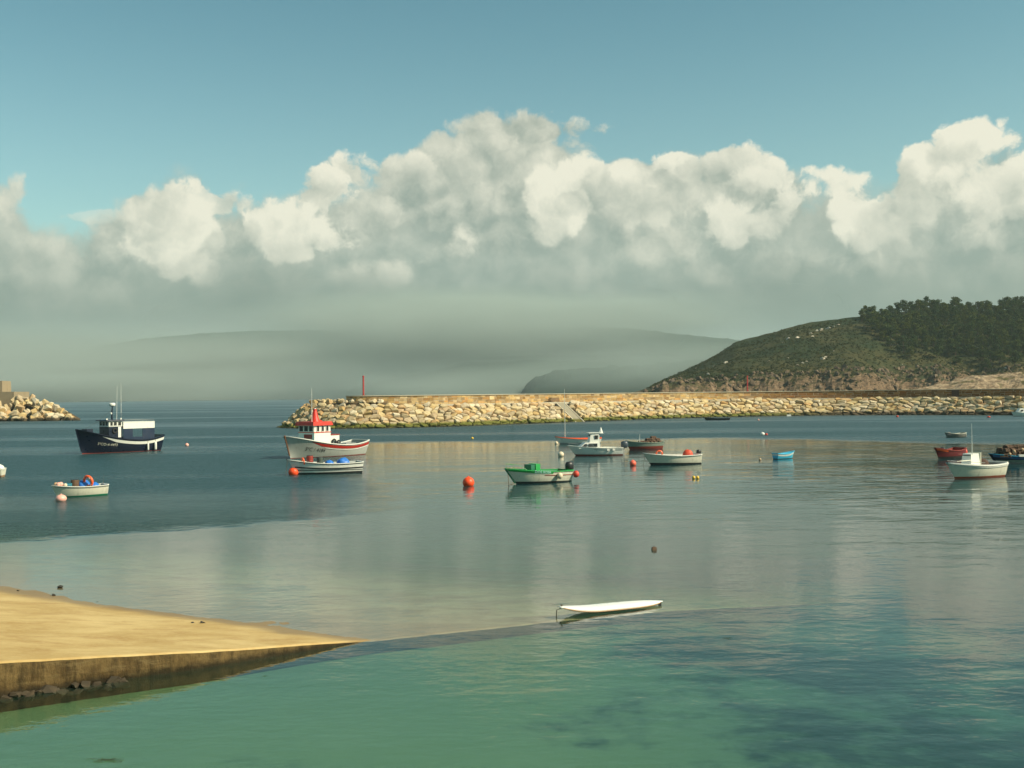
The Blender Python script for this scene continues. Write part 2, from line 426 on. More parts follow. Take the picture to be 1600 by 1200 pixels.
# ------------------------------------------------------------------ water
def water_mat():
    m, g, out = new_mat('harbour_water')
    pos = g.n('ShaderNodeNewGeometry').outputs['Position']
    sep = g.n('ShaderNodeSeparateXYZ'); g.put(sep.inputs[0], pos); X, Y = sep.outputs[0], sep.outputs[1]
    nl = g.m('SUBTRACT', g.noise(pos, 0.045, 3, 0.6), 0.5)
    nm = g.m('SUBTRACT', g.noise(pos, 0.35, 4, 0.65), 0.5)
    # wind-ruffled water: all the outer basin, and a tongue on the left
    far = g.sm(g.m('MULTIPLY_ADD', nl, 26.0, g.m('MULTIPLY_ADD', nm, 5.0, g.m('MULTIPLY_ADD', g.m('MAXIMUM', g.m('SUBTRACT', X, 25.0), 0.0), 0.62, Y))), 136.0, 146.0)
    near = g.sm(g.m('MULTIPLY_ADD', nm, 5.0, g.m('SUBTRACT', Y, g.m('MULTIPLY_ADD', X, 0.60, 59.2))), -1.0, 2.0)
    xb = g.m('MULTIPLY_ADD', g.m('SUBTRACT', Y, 56.5), -0.17, -7.0)
    side = g.sm(g.m('SUBTRACT', g.m('MULTIPLY_ADD', nl, 12.0, g.m('MULTIPLY_ADD', nm, 6.0, X)), xb), 2.5, -7.0)
    left = g.m('MULTIPLY', near, side)
    ruf = g.m('MAXIMUM', far, left)
    # far-off slicks: pale bands of smoother water
    band = g.noise(g.v('MULTIPLY', pos, (0.0045, 0.028, 1)), 1.0, 3, 0.6)
    ruf = g.m('MULTIPLY', ruf, g.sm(band, 0.62, 0.44, 0.62, 1.0))
    # waves
    p1 = g.v('MULTIPLY', pos, (0.55, 1.15, 1.0)); p2 = g.v('MULTIPLY', pos, (0.22, 0.50, 1.0))
    w1 = g.noise(p1, 1.0, 3, 0.5, 0.4); w2 = g.noise(p2, 1.0, 2, 0.5, 0.2)
    w3 = g.noise(g.v('MULTIPLY', pos, (2.2, 3.0, 1)), 1.0, 3, 0.55)
    swell = g.noise(g.v('MULTIPLY', pos, (0.035, 0.34, 1)), 1.0, 2, 0.4, 0.3)
    patch = g.sm(g.noise(pos, 0.055, 3, 0.6), 0.38, 0.66, 0.35, 1.0)
    rightish = g.sm(X, -12.0, 16.0, 0.45, 1.0)
    calm_h = g.m('MULTIPLY', g.m('MULTIPLY', patch, rightish),
                 g.m('ADD', g.m('MULTIPLY', w1, 0.042), g.m('MULTIPLY', w2, 0.062)))
    calm_h = g.m('MULTIPLY', calm_h, g.sm(Y, 26.0, 70.0, 0.55, 1.0))
    calm_h = g.m('MULTIPLY_ADD', w3, 0.0085, calm_h)
    calm_h = g.m('MULTIPLY_ADD', g.m('MULTIPLY', swell, g.sm(Y, 40.0, 75.0)), 0.035, calm_h)
    r1 = g.noise(g.v('MULTIPLY', pos, (1.6, 2.6, 1)), 1.0, 4, 0.6)
    r2 = g.noise(g.v('MULTIPLY', pos, (0.45, 1.3, 1)), 1.0, 4, 0.7)
    h = g.m('MULTIPLY_ADD', g.m('MULTIPLY', r1, ruf), 0.13, calm_h)
    h = g.m('MULTIPLY_ADD', g.m('MULTIPLY', r2, ruf), 0.16, h)
    bp = g.n('ShaderNodeBump'); bp.inputs['Strength'].default_value = 1.0; bp.inputs['Distance'].default_value = 1.0
    g.put(bp.inputs['Height'], h); nrm = bp.outputs[0]
    dist = g.sm(Y, 40.0, 260.0, 0.0, 0.11)
    rough = g.m('ADD', g.m('MULTIPLY', ruf, 0.27), g.m('ADD', dist, 0.02))
    fr = g.n('ShaderNodeFresnel'); g.put(fr.inputs[0], g.m('MULTIPLY_ADD', g.n('ShaderNodeNewGeometry').outputs['Backfacing'], 1 / 1.33 - 1.33, 1.33)); g.put(fr.inputs[1], nrm)
    gl = g.n('ShaderNodeBsdfGlossy'); gl.distribution = 'GGX'; g.put(gl.inputs['Roughness'], rough); g.put(gl.inputs['Normal'], nrm)
    gl.inputs['Color'].default_value = (1, 1, 1, 1)
    tr = g.n('ShaderNodeBsdfTransparent'); tr.inputs[0].default_value = (0.97, 0.985, 0.98, 1)
    di = g.n('ShaderNodeBsdfDiffuse'); deep = g.sm(Y, 26.0, 75.0)
    g.put(di.inputs[0], g.mix(deep, (0.045, 0.12, 0.085), (0.012, 0.060, 0.068)))
    body = g.n('ShaderNodeMixShader'); g.put(body.inputs[0], g.m('MULTIPLY_ADD', deep, 0.65, 0.10))
    g.nt.links.new(tr.outputs[0], body.inputs[1]); g.nt.links.new(di.outputs[0], body.inputs[2])
    mx = g.n('ShaderNodeMixShader')
    # steep little waves hide the grazing mirror: on ruffled water less of the low sky comes back
    frm = g.m('MULTIPLY', fr.outputs[0], g.m('MULTIPLY_ADD', ruf, -0.58, 1.0))
    g.put(mx.inputs[0], frm)
    g.nt.links.new(body.outputs[0], mx.inputs[1]); g.nt.links.new(gl.outputs[0], mx.inputs[2])
    g.nt.links.new(mx.outputs[0], out.inputs[0])
    va = g.n('ShaderNodeVolumeAbsorption'); va.inputs[0].default_value = (0.655, 0.775, 0.715, 1); va.inputs[1].default_value = 2.7
    g.nt.links.new(va.outputs[0], out.inputs[1])
    return m
W = MB(); S_ = 9000.0
W.box((0, 0, -5.0), (2 * S_, 2 * S_, 10.0))
tag(W.build('water', water_mat()), 'calm green harbour water with a wind ruffled blue patch on the left', None, None, 'structure')

def f_bed(g, out):
    pos = g.n('ShaderNodeNewGeometry').outputs['Position']
    sep = g.n('ShaderNodeSeparateXYZ'); g.put(sep.inputs[0], pos); X, Y = sep.outputs[0], sep.outputs[1]
    n = g.noise(pos, 0.5, 5, 0.6)
    c = g.mix(n, (0.28, 0.38, 0.22), (0.38, 0.47, 0.28))
    p = g.v('MULTIPLY', pos, (0.75, 1.0, 1.0))
    w = g.m('ADD', g.m('MULTIPLY', g.noise(p, 0.22, 5, 0.62, 0.5), 0.75), g.m('MULTIPLY', g.noise(p, 1.1, 4, 0.6), 0.3))
    thr = g.sm(X, -4.0, 8.0, 0.68, 0.475)
    weed = g.sm(g.m('SUBTRACT', w, thr), -0.07, 0.08)
    c = g.mix(g.sm(X, 0.0, 9.0, 0, 0.7), c, (0.12, 0.25, 0.25))
    c = g.mix(g.m('MULTIPLY', weed, 0.88), c, (0.030, 0.065, 0.075))
    principled(g, out, c, 0.95, n, 0.3, 0.05, 0, 0.1)
bed = MB(); xs = [-9000, -2000, -500, -200] + [-100 + 5 * i for i in range(41)] + [200, 500, 2000, 9000]
ys = [-8990, -1500, -300, -60] + [-10 + 3 * i for i in range(50)] + [150, 250, 500, 1500, 8990]
bed.grid([[(x, y, -(0.30 + .12 * sstep(20, 36, y) + 3.2 * sstep(42, 130, y) + 2.5 * sstep(150, 900, y)) + .06 * fbm(x * .12, y * .12) - .10 * sstep(-2, 22, x)) for x in xs] for y in ys])
tag(bed.build('seabed', simple('sandy_seabed', f_bed), None, True), 'pale sandy bottom with dark weed seen through the clear water', None, None, 'structure')

# ------------------------------------------------------------------ slipway
P0 = Vector((-3.5, 26.7)); NS = Vector((-0.515, -0.857))
def slip_z(x, y):
    p = Vector((x, y)) - P0
    z = 0.094 * p.dot(NS)
    if z < 0: z = z * .22 if z > -.72 else -.158 + (z + .72) * .6
    return z + (0.030 * fbm(x * .35, y * .35, 3) + 0.045 * fbm(x * .13, y * .18, 9) + .016 * fbm(x * 1.1, y * 1.4, 4)) * (1 - .5 * sstep(.02, -.1, z))
EDGE = [at(-600, 1190), at(0, 1090), at(100, 1075), at(200, 1061), at(300, 1047), at(400, 1030), at(500, 1013), at(582, 1000), at(700, 986), at(870, 964), at(1030, 946), at(1200, 929), at(1380, 912)]
def edge_at(s):
    i = min(int(s), len(EDGE) - 2); return EDGE[i].lerp(EDGE[i + 1], s - i)
def f_slip(g, out):
    pos = g.n('ShaderNodeNewGeometry').outputs['Position']
    sep = g.n('ShaderNodeSeparateXYZ'); g.put(sep.inputs[0], pos); Z = sep.outputs[2]
    n = g.noise(g.v('MULTIPLY', pos, (0.5, 1.0, 1)), 0.7, 6, 0.68, 0.4); n2 = g.noise(pos, 9.0, 4, 0.65); n3 = g.noise(g.v('MULTIPLY', pos, (0.55, 1.2, 1)), 1.1, 6, 0.72, 0.3)
    c = g.mix(g.sm(n, 0.3, 0.7), (0.42, 0.27, 0.095), (0.60, 0.43, 0.19))
    c = g.mix(g.sm(n3, 0.49, 0.68, 0, 0.62), c, (0.36, 0.21, 0.07))
    c = g.mix(g.sm(n2, 0.45, 0.8, 0, 0.35), c, (0.62, 0.49, 0.26))
    zz = g.m('ADD', Z, g.m('MULTIPLY', g.m('SUBTRACT', n3, 0.5), 0.10))
    wet = g.sm(zz, 0.085, 0.012)
    c = g.mix(g.m('MULTIPLY', wet, 0.75), c, (0.20, 0.125, 0.055))
    under = g.sm(zz, 0.0, -0.12)
    c = g.mix(under, c, g.mix(g.sm(n3, 0.4, 0.65), (0.50, 0.38, 0.22), (0.33, 0.20, 0.12)))
    principled(g, out, c, g.m('MULTIPLY_ADD', wet, -0.4, 0.85), g.m('ADD', n, g.m('MULTIPLY', n2, 0.3)), 0.35, 0.03, 0, 0.25)
def f_slipwall(g, out):
    pos = g.n('ShaderNodeNewGeometry').outputs['Position']
    sep = g.n('ShaderNodeSeparateXYZ'); g.put(sep.inputs[0], pos); Z = sep.outputs[2]
    n = g.noise(pos, 2.2, 6, 0.7); n2 = g.noise(g.v('MULTIPLY', pos, (3, 3, 0.8)), 1.6, 5, 0.65)
    c = g.mix(g.sm(n, 0.3, 0.72), (0.080, 0.048, 0.018), (0.20, 0.128, 0.050))
    c = g.mix(g.sm(n2, 0.45, 0.68, 0, 0.8), c, (0.05, 0.033, 0.014))
    n5 = g.noise(g.v('MULTIPLY', pos, (1.2, 1.2, 5.0)), 1.5, 5, 0.7)
    c = g.mix(g.sm(n5, 0.52, 0.66, 0, 0.75), c, (0.17, 0.115, 0.05))
    c = g.mix(g.sm(g.m('ADD', Z, g.m('MULTIPLY', g.m('SUBTRACT', n, .5), .25)), 0.20, 0.02, 0, 0.85), c, (0.022, 0.018, 0.010))
    principled(g, out, c, 0.9, g.m('ADD', n, n2), 0.8, 0.05, 0, 0.2)
SLIP = empty('slipway', at(400, 1030))
tag(SLIP, 'sandy yellow concrete slipway running down into the water at lower left', 'slipway')
so_ = SLIP.location.copy()
top_rows = []; NE = 130
ad = Vector((-0.60, 0.80))
offs = [0, .03, .12] + [0.4 * i for i in range(1, 16)] + [6 + 1.1 * i for i in range(1, 34)]
for i in range(NE + 1):
    e = edge_at(i / NE * (len(EDGE) - 1)); row = []
    for o in offs:
        x, y = e.x + ad.x * o, e.y + ad.y * o; z = slip_z(x, y)
        if o == 0: z -= .035
        row.append((x - so_.x, y - so_.y, z))
    top_rows.append(row)
MB().grid(top_rows).build('ramp_surface', simple('slipway_concrete', f_slip), SLIP, True)
mb = MB(); rows = []
for i in range(NE + 1):
    s = i / NE * (len(EDGE) - 1); e = edge_at(s); zt = slip_z(e.x, e.y) - .035; row = []
    for k in range(9):
        z = zt + (-2.2 - zt) * (k / 8) ** 1.6
        jit = 0.05 * fbm(e.x * 1.5, z * 3, 2) if k else 0
        inset = -0.10 if z < zt - .42 else 0.0
        row.append((e.x - so_.x - (inset - jit) * .55 * -1 * -1, e.y - so_.y + (-inset + jit) * .8, z))
    rows.append(row)
mb.grid(rows).build('side_wall', simple('slipway_side_wall', f_slipwall), SLIP)

# ------------------------------------------------------------------ stones
def stone_verts(poly, h, jit, rnd, tilt):
    """a flat-faced quarry block over a polygon (u,v): rings of (u,v,w)"""
    n = len(poly); cu = sum(p[0] for p in poly) / n; cv = sum(p[1] for p in poly) / n
    rings = []
    for w, k in ((-.55, .98), (h * .45, 1.0), (h * .92, .80)):
        r = []
        for (u, v) in poly:
            q = k + rnd.uniform(-jit, jit) * .5
            uu, vv = cu + (u - cu) * q, cv + (v - cv) * q
            r.append((uu, vv, w + (rnd.uniform(-jit, jit) * .9 + (uu - cu) * tilt[0] + (vv - cv) * tilt[1] if w > 0 else 0)))
        rings.append(r)
    vs = [p for r in rings for p in r] + [(cu + rnd.uniform(-.15, .15), cv + rnd.uniform(-.1, .1), h * (1.0 + rnd.uniform(0, .2)))]
    fs = []
    for i in range(2):
        for k in range(n): fs.append((i * n + k, i * n + (k + 1) % n, (i + 1) * n + (k + 1) % n, (i + 1) * n + k))
    for k in range(n): fs.append((2 * n + k, 2 * n + (k + 1) % n, 3 * n))
    return vs, fs
def voronoi_cells(u0_, u1_, v0_, v1_, du, dv, rnd, jit=.42):
    nu = max(1, int(round((u1_ - u0_) / du))); nv = max(1, int(round((v1_ - v0_) / dv)))
    du = (u1_ - u0_) / nu; dv = (v1_ - v0_) / nv; P = {}
    for i in range(-2, nu + 2):
        for j in range(-2, nv + 2):
            P[i, j] = (u0_ + (i + .5 + (.5 if j % 2 else 0) + rnd.uniform(-jit, jit)) * du, v0_ + (j + .5 + rnd.uniform(-jit, jit) * .8) * dv)
    cells = []; asp = du / dv
    for i in range(nu):
        for j in range(nv):
            c = P[i, j]; poly = [(c[0] - 2 * du, c[1] - 2 * dv), (c[0] + 2 * du, c[1] - 2 * dv), (c[0] + 2 * du, c[1] + 2 * dv), (c[0] - 2 * du, c[1] + 2 * dv)]
            for di in range(-2, 3):
                for dj in range(-2, 3):
                    if (di, dj) == (0, 0) or (i + di, j + dj) not in P: continue
                    q = P[i + di, j + dj]; mx, my = (c[0] + q[0]) / 2, (c[1] + q[1]) / 2
                    nx, ny = (q[0] - c[0]) / asp, (q[1] - c[1]) * asp; new = []
                    for a, b in zip(poly, poly[1:] + poly[:1]):
                        da = (a[0] - mx) * nx + (a[1] - my) * ny; db = (b[0] - mx) * nx + (b[1] - my) * ny
                        if da <= 0: new.append(a)
                        if (da < 0) != (db < 0) and da != db:
                            t = da / (da - db); new.append((a[0] + (b[0] - a[0]) * t, a[1] + (b[1] - a[1]) * t))
                    poly = new
                    if len(poly) < 3: break
                if len(poly) < 3: break
            # drop vertices that nearly coincide
            out = []
            for p in poly:
                if not out or hypot(p[0] - out[-1][0], p[1] - out[-1][1]) > .12 * dv: out.append(p)
            if len(out) >= 3: cells.append((c, out))
    return cells

# ------------------------------------------------------------------ the pier
PC = [(-20, 241), (-31, 238), (-38.5, 233), (-43.5, 226), (-46, 218), (-44.5, 211), (-38, 204.5), (-28, 202), (-13, 207.5), (0, 219), (14, 232.5), (30, 248.5), (48, 261),
      (65, 267.5), (82, 268.5), (96, 264), (107, 256.5), (117, 248), (128, 238), (142, 225), (158, 210)]
def catmull(P, step=.5):
    out = []
    for i in range(1, len(P) - 2):
        p0, p1, p2, p3 = [Vector(P[i + k]) for k in (-1, 0, 1, 2)]
        n = max(2, int((p2 - p1).length / step))
        for k in range(n):
            t = k / n
            out.append(.5 * ((2 * p1) + (-p0 + p2) * t + (2 * p0 - 5 * p1 + 4 * p2 - p3) * t * t + (-p0 + 3 * p1 - 3 * p2 + p3) * t ** 3))
    return out
raw = catmull(PC)
LEN = [0.0]
for a, b in zip(raw, raw[1:]): LEN.append(LEN[-1] + (b - a).length)
TOT = LEN[-1]; NP = int(TOT / .5); cl = []; j = 0
for i in range(NP + 1):
    s = i * TOT / NP
    while j < len(LEN) - 2 and LEN[j + 1] < s: j += 1
    cl.append(raw[j].lerp(raw[j + 1], (s - LEN[j]) / max(1e-6, LEN[j + 1] - LEN[j])))
nrm = []
for i in range(NP + 1):
    a = cl[max(0, i - 8)]; b = cl[min(NP, i + 8)]; d = (b - a).normalized(); nrm.append(Vector((d.y, -d.x)))   # towards the basin
def pier_pt(u):
    f = max(0, min(NP - 1e-4, u / TOT * NP)); i = int(f); t = f - i
    return cl[i].lerp(cl[i + 1], t), nrm[i].lerp(nrm[i + 1], t).normalized()
def pier_off(u, o, z):
    p, n = pier_pt(u); q = p - n * o; return Vector((q.x, q.y, z))
def u_for_px(px, o, z, lo=None):
    best = None
    for i in range(0, NP * 2):
        u = i * TOT / NP / 2; p, n = pier_pt(u)
        if n.y > -.1 and not (lo and u > lo): continue
        e = abs(proj(pier_off(u, o, z))[0] - px)
        if best is None or e < best[0]: best = (e, u)
    return best[1]
U_WALL = u_for_px(541, 7.6, 6); U_WALK = u_for_px(632, 6, 4.2)
CREST = 4.15
def crest(u):
    return CREST + 0.75 * sstep(U_WALK + 4, U_WALK - 6, u)
def width(u): return 5.7 + .3 * sstep(U_WALK + 4, U_WALK - 6, u)
PIER = empty('stone_breakwater', (30, 252, 0))
tag(PIER, 'long curved breakwater of yellow stones with a masonry wall closing the harbour', 'breakwater')
PO = PIER.location.copy()
def slope_pt(u, v, w):
    """u along, v metres up the slope from one metre under water, w out of the slope"""
    sl = sqrt((crest(u) + 1.1) ** 2 + (width(u) + 1.1) ** 2); f = v / sl
    p, n = pier_pt(u); o = -1.1 + (width(u) + 1.1) * f; z = -1.1 + (crest(u) + 1.1) * f
    ang = atan2(crest(u) + 1.1, width(u) + 1.1)
    q = p - n * o + n * (w * sin(ang)); return Vector((q.x, q.y, z + w * cos(ang)))
STAIR_U = u_for_px(872, 6, 4.2)
rnd = random.Random(11)
stones = []
segs = []; u = 4.0
V1 = 8.35
cells = voronoi_cells(4.0, TOT - 3, 0.2, V1, 1.66, 1.05, rnd, .50)
for c, poly in cells:
    # the slip of stairs stays clear
    if abs(c[0] - STAIR_U) < 1.75: continue
    cu, cv = c
    if abs(cu - STAIR_U) < 3.4:
        sg = 1 if cu > STAIR_U else -1
        poly = [((max(p[0], STAIR_U + 1.45) if sg > 0 else min(p[0], STAIR_U - 1.45)), p[1]) for p in poly]
    k = rnd.choice((.97, .96, .93, .88)); poly = [(cu + (p[0] - cu) * k, cv + (p[1] - cv) * (k - .02)) for p in poly]
    sz = rnd.uniform(.20, .78)
    vs, fs = stone_verts(poly, sz, .12, rnd, (rnd.uniform(-.28, .28), rnd.uniform(-.32, .22)))
    wv = [slope_pt(*p) for p in vs]; mid = slope_pt(cu, cv, 0)
    px, py = proj(mid); p_, n_ = pier_pt(cu)
    infront = n_.dot(Vector((-mid.x, -mid.y)).normalized()) > .0 and -20 < px < 1620 and mid.z > -.35
    # extent in the picture
    xs_ = [proj(q)[0] for q in wv]; ys_ = [proj(q)[1] for q in wv]
    area = (max(xs_) - min(xs_)) * (max(ys_) - min(ys_)) if infront else 0
    stones.append((area, mid, wv, fs))
stones.sort(key=lambda s: -s[0])
mass = MB()
for k, (area, mid, wv, fs) in enumerate(stones):
    if k < 296:
        MB().add([q - mid for q in wv], fs).build('rock', STONE, PIER, False, mid - PO)
    else: mass.add([q - PO for q in wv], fs)
tag(mass.build('rock_mass', STONE_I, PIER), kind='stuff')
# a few odd blocks tipped on the crest of the head
crestm = MB(); rnd2 = random.Random(5)
def loose_rock(c, size, rnd, flat=.7):
    """convex angular block"""
    import bmesh
    bm = bmesh.new()
    for _ in range(14):
        d = Vector((rnd.gauss(0, 1), rnd.gauss(0, 1), rnd.gauss(0, 1))).normalized()
        d = Vector((d.x * size * rnd.uniform(.85, 1.1), d.y * size * .8, d.z * size * flat)); bm.verts.new(d)
    res = bmesh.ops.convex_hull(bm, input=bm.verts)
    junk = [e for e in set(res['geom_interior'] + res['geom_unused']) if isinstance(e, bmesh.types.BMVert)]
    if junk: bmesh.ops.delete(bm, geom=junk, context='VERTS')
    bm.verts.index_update()
    vs = [v.co.copy() for v in bm.verts]; idx = {v: i for i, v in enumerate(bm.verts)}
    fs = [tuple(idx[v] for v in f.verts) for f in bm.faces]; bm.free()
    rot = Matrix.Rotation(rnd.uniform(0, 6.28), 3, 'Z') @ Matrix.Rotation(rnd.uniform(-.4, .4), 3, 'X')
    return [rot @ v for v in vs], fs
for i in range(46):
    u = rnd2.uniform(6, U_WALK + 3); o = width(u) + rnd2.uniform(-.3, 1.6)
    if u > U_WALL: o = width(u) + rnd2.uniform(-.2, .9)
    vs, fs = loose_rock(None, rnd2.uniform(.5, .95), rnd2)
    c = pier_off(u, o, crest(u) + rnd2.uniform(-.1, .25)) - PO
    crestm.add([v + c for v in vs], fs)
tag(crestm.build('crest_rocks', STONE_I, PIER), kind='stuff')
# core under the stones, top of the mole and the seaward back slope
rows = []
for i in range(0, NP + 1, 2):
    u = i * TOT / NP; cr = crest(u); w_ = width(u)
    rows.append([pier_off(u, o, z) - PO for o, z in ((-2.0, -2.2), (-.9, -1.15), (w_ + .1, cr - .25), (w_ + .5, cr - .1))])
MB().grid(rows).build('rubble_core', CORE, PIER)
# mole body (walkway deck level) behind the crest
rows = []; iw = int(U_WALL / TOT * NP)
for i in range(iw - 6, NP + 1, 2):
    u = i * TOT / NP; cr = crest(u)
    rows.append([pier_off(u, o, z) - PO for o, z in ((5.3, CREST - .25), (5.6, CREST + .02), (7.4, CREST + .03), (16, CREST + .04), (25, -2))])
MB().grid(rows).build('walkway', CONC, PIER)
rows = []
for i in range(int(U_WALK / TOT * NP), NP + 1, 2):       # pale kerb along the walkway
    u = i * TOT / NP
    if abs(u - STAIR_U) < 0.5: pass
    rows.append([pier_off(u, o, z) - PO for o, z in ((5.35, CREST - .15), (5.35, CREST + .16), (5.75, CREST + .16), (5.75, CREST - .1))])
MB().grid(rows).build('kerb', CONC, PIER)
# wall core and cap
WO, WT, WZ = 7.6, 1.3, 6.02
rows = []
for i in range(iw, NP + 1, 2):
    u = i * TOT / NP
    rows.append([pier_off(u, o, z) - PO for o, z in ((WO + .06, CREST - .5), (WO + .06, WZ), (WO + WT, WZ), (WO + WT, CREST - .5))])
w = MB().grid(rows)
def endcap(mb, row): mb.add(row, [(0, 1, 2, 3)])
endcap(w, rows[0]); w.build('wall', CONC, PIER)
rows = []
for i in range(iw, NP + 1, 2):
    u = i * TOT / NP
    rows.append([pier_off(u - (.1 if i == iw else 0), o, z) - PO for o, z in ((WO - .13, WZ + .003), (WO - .13, WZ + .15), (WO + WT + .1, WZ + .15), (WO + WT + .1, WZ + .003))])
c_ = MB().grid(rows, True); endcap(c_, rows[0]); c_.build('coping', CONC, PIER)
blk = MB(); rnd3 = random.Random(3); z = CREST - .1
courses = [.52, .44, .55, .48]; zz = [CREST - .08]
for h in courses: zz.append(zz[-1] + h)
zz[-1] = WZ
for ci in range(4):
    u = U_WALL + .02
    while u < TOT - 4:
        w_ = rnd3.uniform(.7, 1.9); a, b = u + .012, u + w_ - .012; z0_, z1_ = zz[ci] + .012, zz[ci + 1] - .012
        if rnd3.random() < .18 and ci < 3: z1_ += .2
        pr = rnd3.uniform(-.02, .03); ring = []
        for uu, z_ in ((a, z0_), (b, z0_), (b, z1_), (a, z1_)): ring.append((uu + rnd3.uniform(-.03, .03), z_ + rnd3.uniform(-.03, .03)))
        cu = (a + b) / 2; cz = (z0_ + z1_) / 2
        vs = [pier_off(p, WO + .1, q) - PO for p, q in ring] + [pier_off(cu + (p - cu) * .96, WO + .02 + pr, cz + (q - cz) * .92) - PO for p, q in ring]
        blk.add(vs, [(4, 5, 6, 7), (0, 1, 5, 4), (1, 2, 6, 5), (2, 3, 7, 6), (3, 0, 4, 7)])
        u += w_
# end face of the wall
for ci in range(4):
    o = WO + .1
    while o < WO + WT - .1:
        w_ = min(rnd3.uniform(.4, .8), WO + WT - o); vs = []
        for uu in (U_WALL + .02, U_WALL - .05 - rnd3.random() * .04):
            for oo, z_ in ((o + .03, zz[ci] + .03), (o + w_ - .03, zz[ci] + .03), (o + w_ - .03, zz[ci + 1] - .03), (o + .03, zz[ci + 1] - .03)): vs.append(pier_off(uu, oo, z_) - PO)
        blk.add(vs, [(4, 5, 6, 7), (0, 1, 5, 4), (1, 2, 6, 5), (2, 3, 7, 6), (3, 0, 4, 7)]); o += w_
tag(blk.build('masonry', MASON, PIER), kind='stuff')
# stairs
def f_stair(g, out):
    pos = g.n('ShaderNodeNewGeometry').outputs['Position']
    sep = g.n('ShaderNodeSeparateXYZ'); g.put(sep.inputs[0], pos); n = g.noise(pos, 2.5, 5, 0.7)
    c = g.mix(n, (0.26, 0.23, 0.17), (0.40, 0.36, 0.27))
    c = g.mix(g.sm(g.m('ADD', sep.outputs[2], n), 1.4, 0.9), c, (0.12, 0.11, 0.03))
    principled(g, out, c, 0.9, n, 0.3, 0.05, 0, 0.2)
STAIRM = simple('worn_concrete_steps', f_stair)
NSTEP = 22
for k in range(NSTEP):
    z1_ = CREST - k * (CREST + .5) / NSTEP; o1 = 5.5 - k * (5.5 + .6) / NSTEP; dz = (CREST + .5) / NSTEP; do = 6.1 / NSTEP
    mid = pier_off(STAIR_U, o1, z1_); vs = []
    for zt_, in ((z1_ - .9,), (z1_,)):
        for du, oo in ((-1.22, o1 + .05), (1.22, o1 + .05), (1.22, o1 - do + .02), (-1.22, o1 - do + .02)): vs.append(pier_off(STAIR_U + du, oo, zt_) - mid)
    MB().add(vs, [(3, 2, 1, 0), (4, 5, 6, 7), (0, 1, 5, 4), (1, 2, 6, 5), (2, 3, 7, 6), (3, 0, 4, 7)]).build('step', STAIRM, PIER, False, mid - PO)
for sgn in (-1, 1):
    rows = []
    for k in range(9):
        t = k / 8; o1 = 5.6 - t * 6.4; z1_ = CREST + .22 - t * (CREST + .55)
        rows.append([pier_off(STAIR_U + sgn * a_, o1, z1_ + b_) - PO for a_, b_ in ((1.24, -.9), (1.24, 0), (1.5, 0), (1.5, -.9))])
    mb = MB().grid(rows); endcap(mb, rows[0]); mb.build('stair_kerb', CONC, PIER)
# door in the wall far right
ud = u_for_px(1493, WO, 5); d_ = MB(); vs = []
for o_ in (WO + .1, WO - .16):
    for uu, z_ in ((ud - .8, CREST - .03), (ud + .8, CREST - .03), (ud + .8, WZ - .02), (ud - .8, WZ - .02)): vs.append(pier_off(uu, o_, z_) - PO)
d_.add(vs, [(4, 5, 6, 7), (0, 1, 5, 4), (1, 2, 6, 5), (2, 3, 7, 6), (3, 0, 4, 7)])
d_.build('metal_door', paint('rust_brown_metal', (0.055, 0.022, 0.015), .6, .4), PIER)

def pole(px, ytop, ybot, label, o=WO + .7):
    u = u_for_px(px, o, WZ + .15); b = pier_off(u, o, WZ + .15)
    px_, py_ = proj(b); h = (py_ - ytop) * b.y / FPX
    e = tag(empty('beacon_post', b), label, 'post', 'red posts on the breakwater wall')
    MB().lathe([(.30, 0), (.30, .12), (.2, .14)], n=12).build('foot_plate', DRED, e)
    MB().lathe([(.17, .14), (.16, h - .25), (.2, h - .25), (.2, h)], n=10).build('column', paint('faded_red_paint', (0.42, 0.035, 0.03), .5, .3), e)
pole(568, 587, 618, 'tall red post standing near the left end of the breakwater wall')
pole(1168, 587, 611, 'red post on the breakwater wall in front of the headland cliff')
# the dark slatted stack at the head of the stairs
us = u_for_px(866, 6.2, CREST + .1); b = pier_off(us, 6.35, CREST + .05); p_, n_ = pier_pt(us)
st = tag(empty('board_stack', b, atan2(n_.y, n_.x) + pi / 2), 'low stack of dark brown boards on the walkway above the stairs', 'boards')
for k in range(7):
    MB().box((rnd.uniform(-.06, .06), rnd.uniform(-.05, .05), .12 + k * .15), (2.7 + rnd.uniform(-.3, .3), .85, .11)).build('board', BROWN, st)
for x_ in (-.9, .9):
    MB().box((x_, 0, .03), (.12, .8, .06)).build('bearer', BROWN, st)

# ------------------------------------------------------------------ the left breakwater
LB = empty('rock_breakwater', (-145, 318, 0))
tag(LB, 'shorter breakwater tip of tumbled tan boulders at the left edge', 'breakwater')
LO = LB.location.copy(); rl = random.Random(21)
LPROF = [(-200, 608), (-60, 612), (0, 627), (12, 628), (20, 622), (32, 617), (46, 616), (55, 620), (68, 620), (85, 629), (100, 637), (112, 648), (120, 655)]
for k in range(150):
    px = rl.uniform(-55, 119); D = 310 + rl.uniform(-1, 16)
    yt = interp(LPROF, px); hz = horizon(px)
    ztop = CAM_H + (hz - yt) / FPX * 318
    f = (k % 6) / 5.0
    z = max(-.5, (ztop - 1.4) * f + rl.uniform(-.4, .4)); D = 308 + 9 * (z / 7.0) + rl.uniform(-1.0, 1.0)
    if z > ztop - .9: z = ztop - 1.0
    c = atd(px, 600, D); c = Vector((c.x, D, z))
    vs, fs = loose_rock(None, rl.uniform(1.1, 2.0), rl, .8)
    MB().add(vs, fs).build('boulder', STONE, LB, False, c - LO)
mb = MB(); rows = []
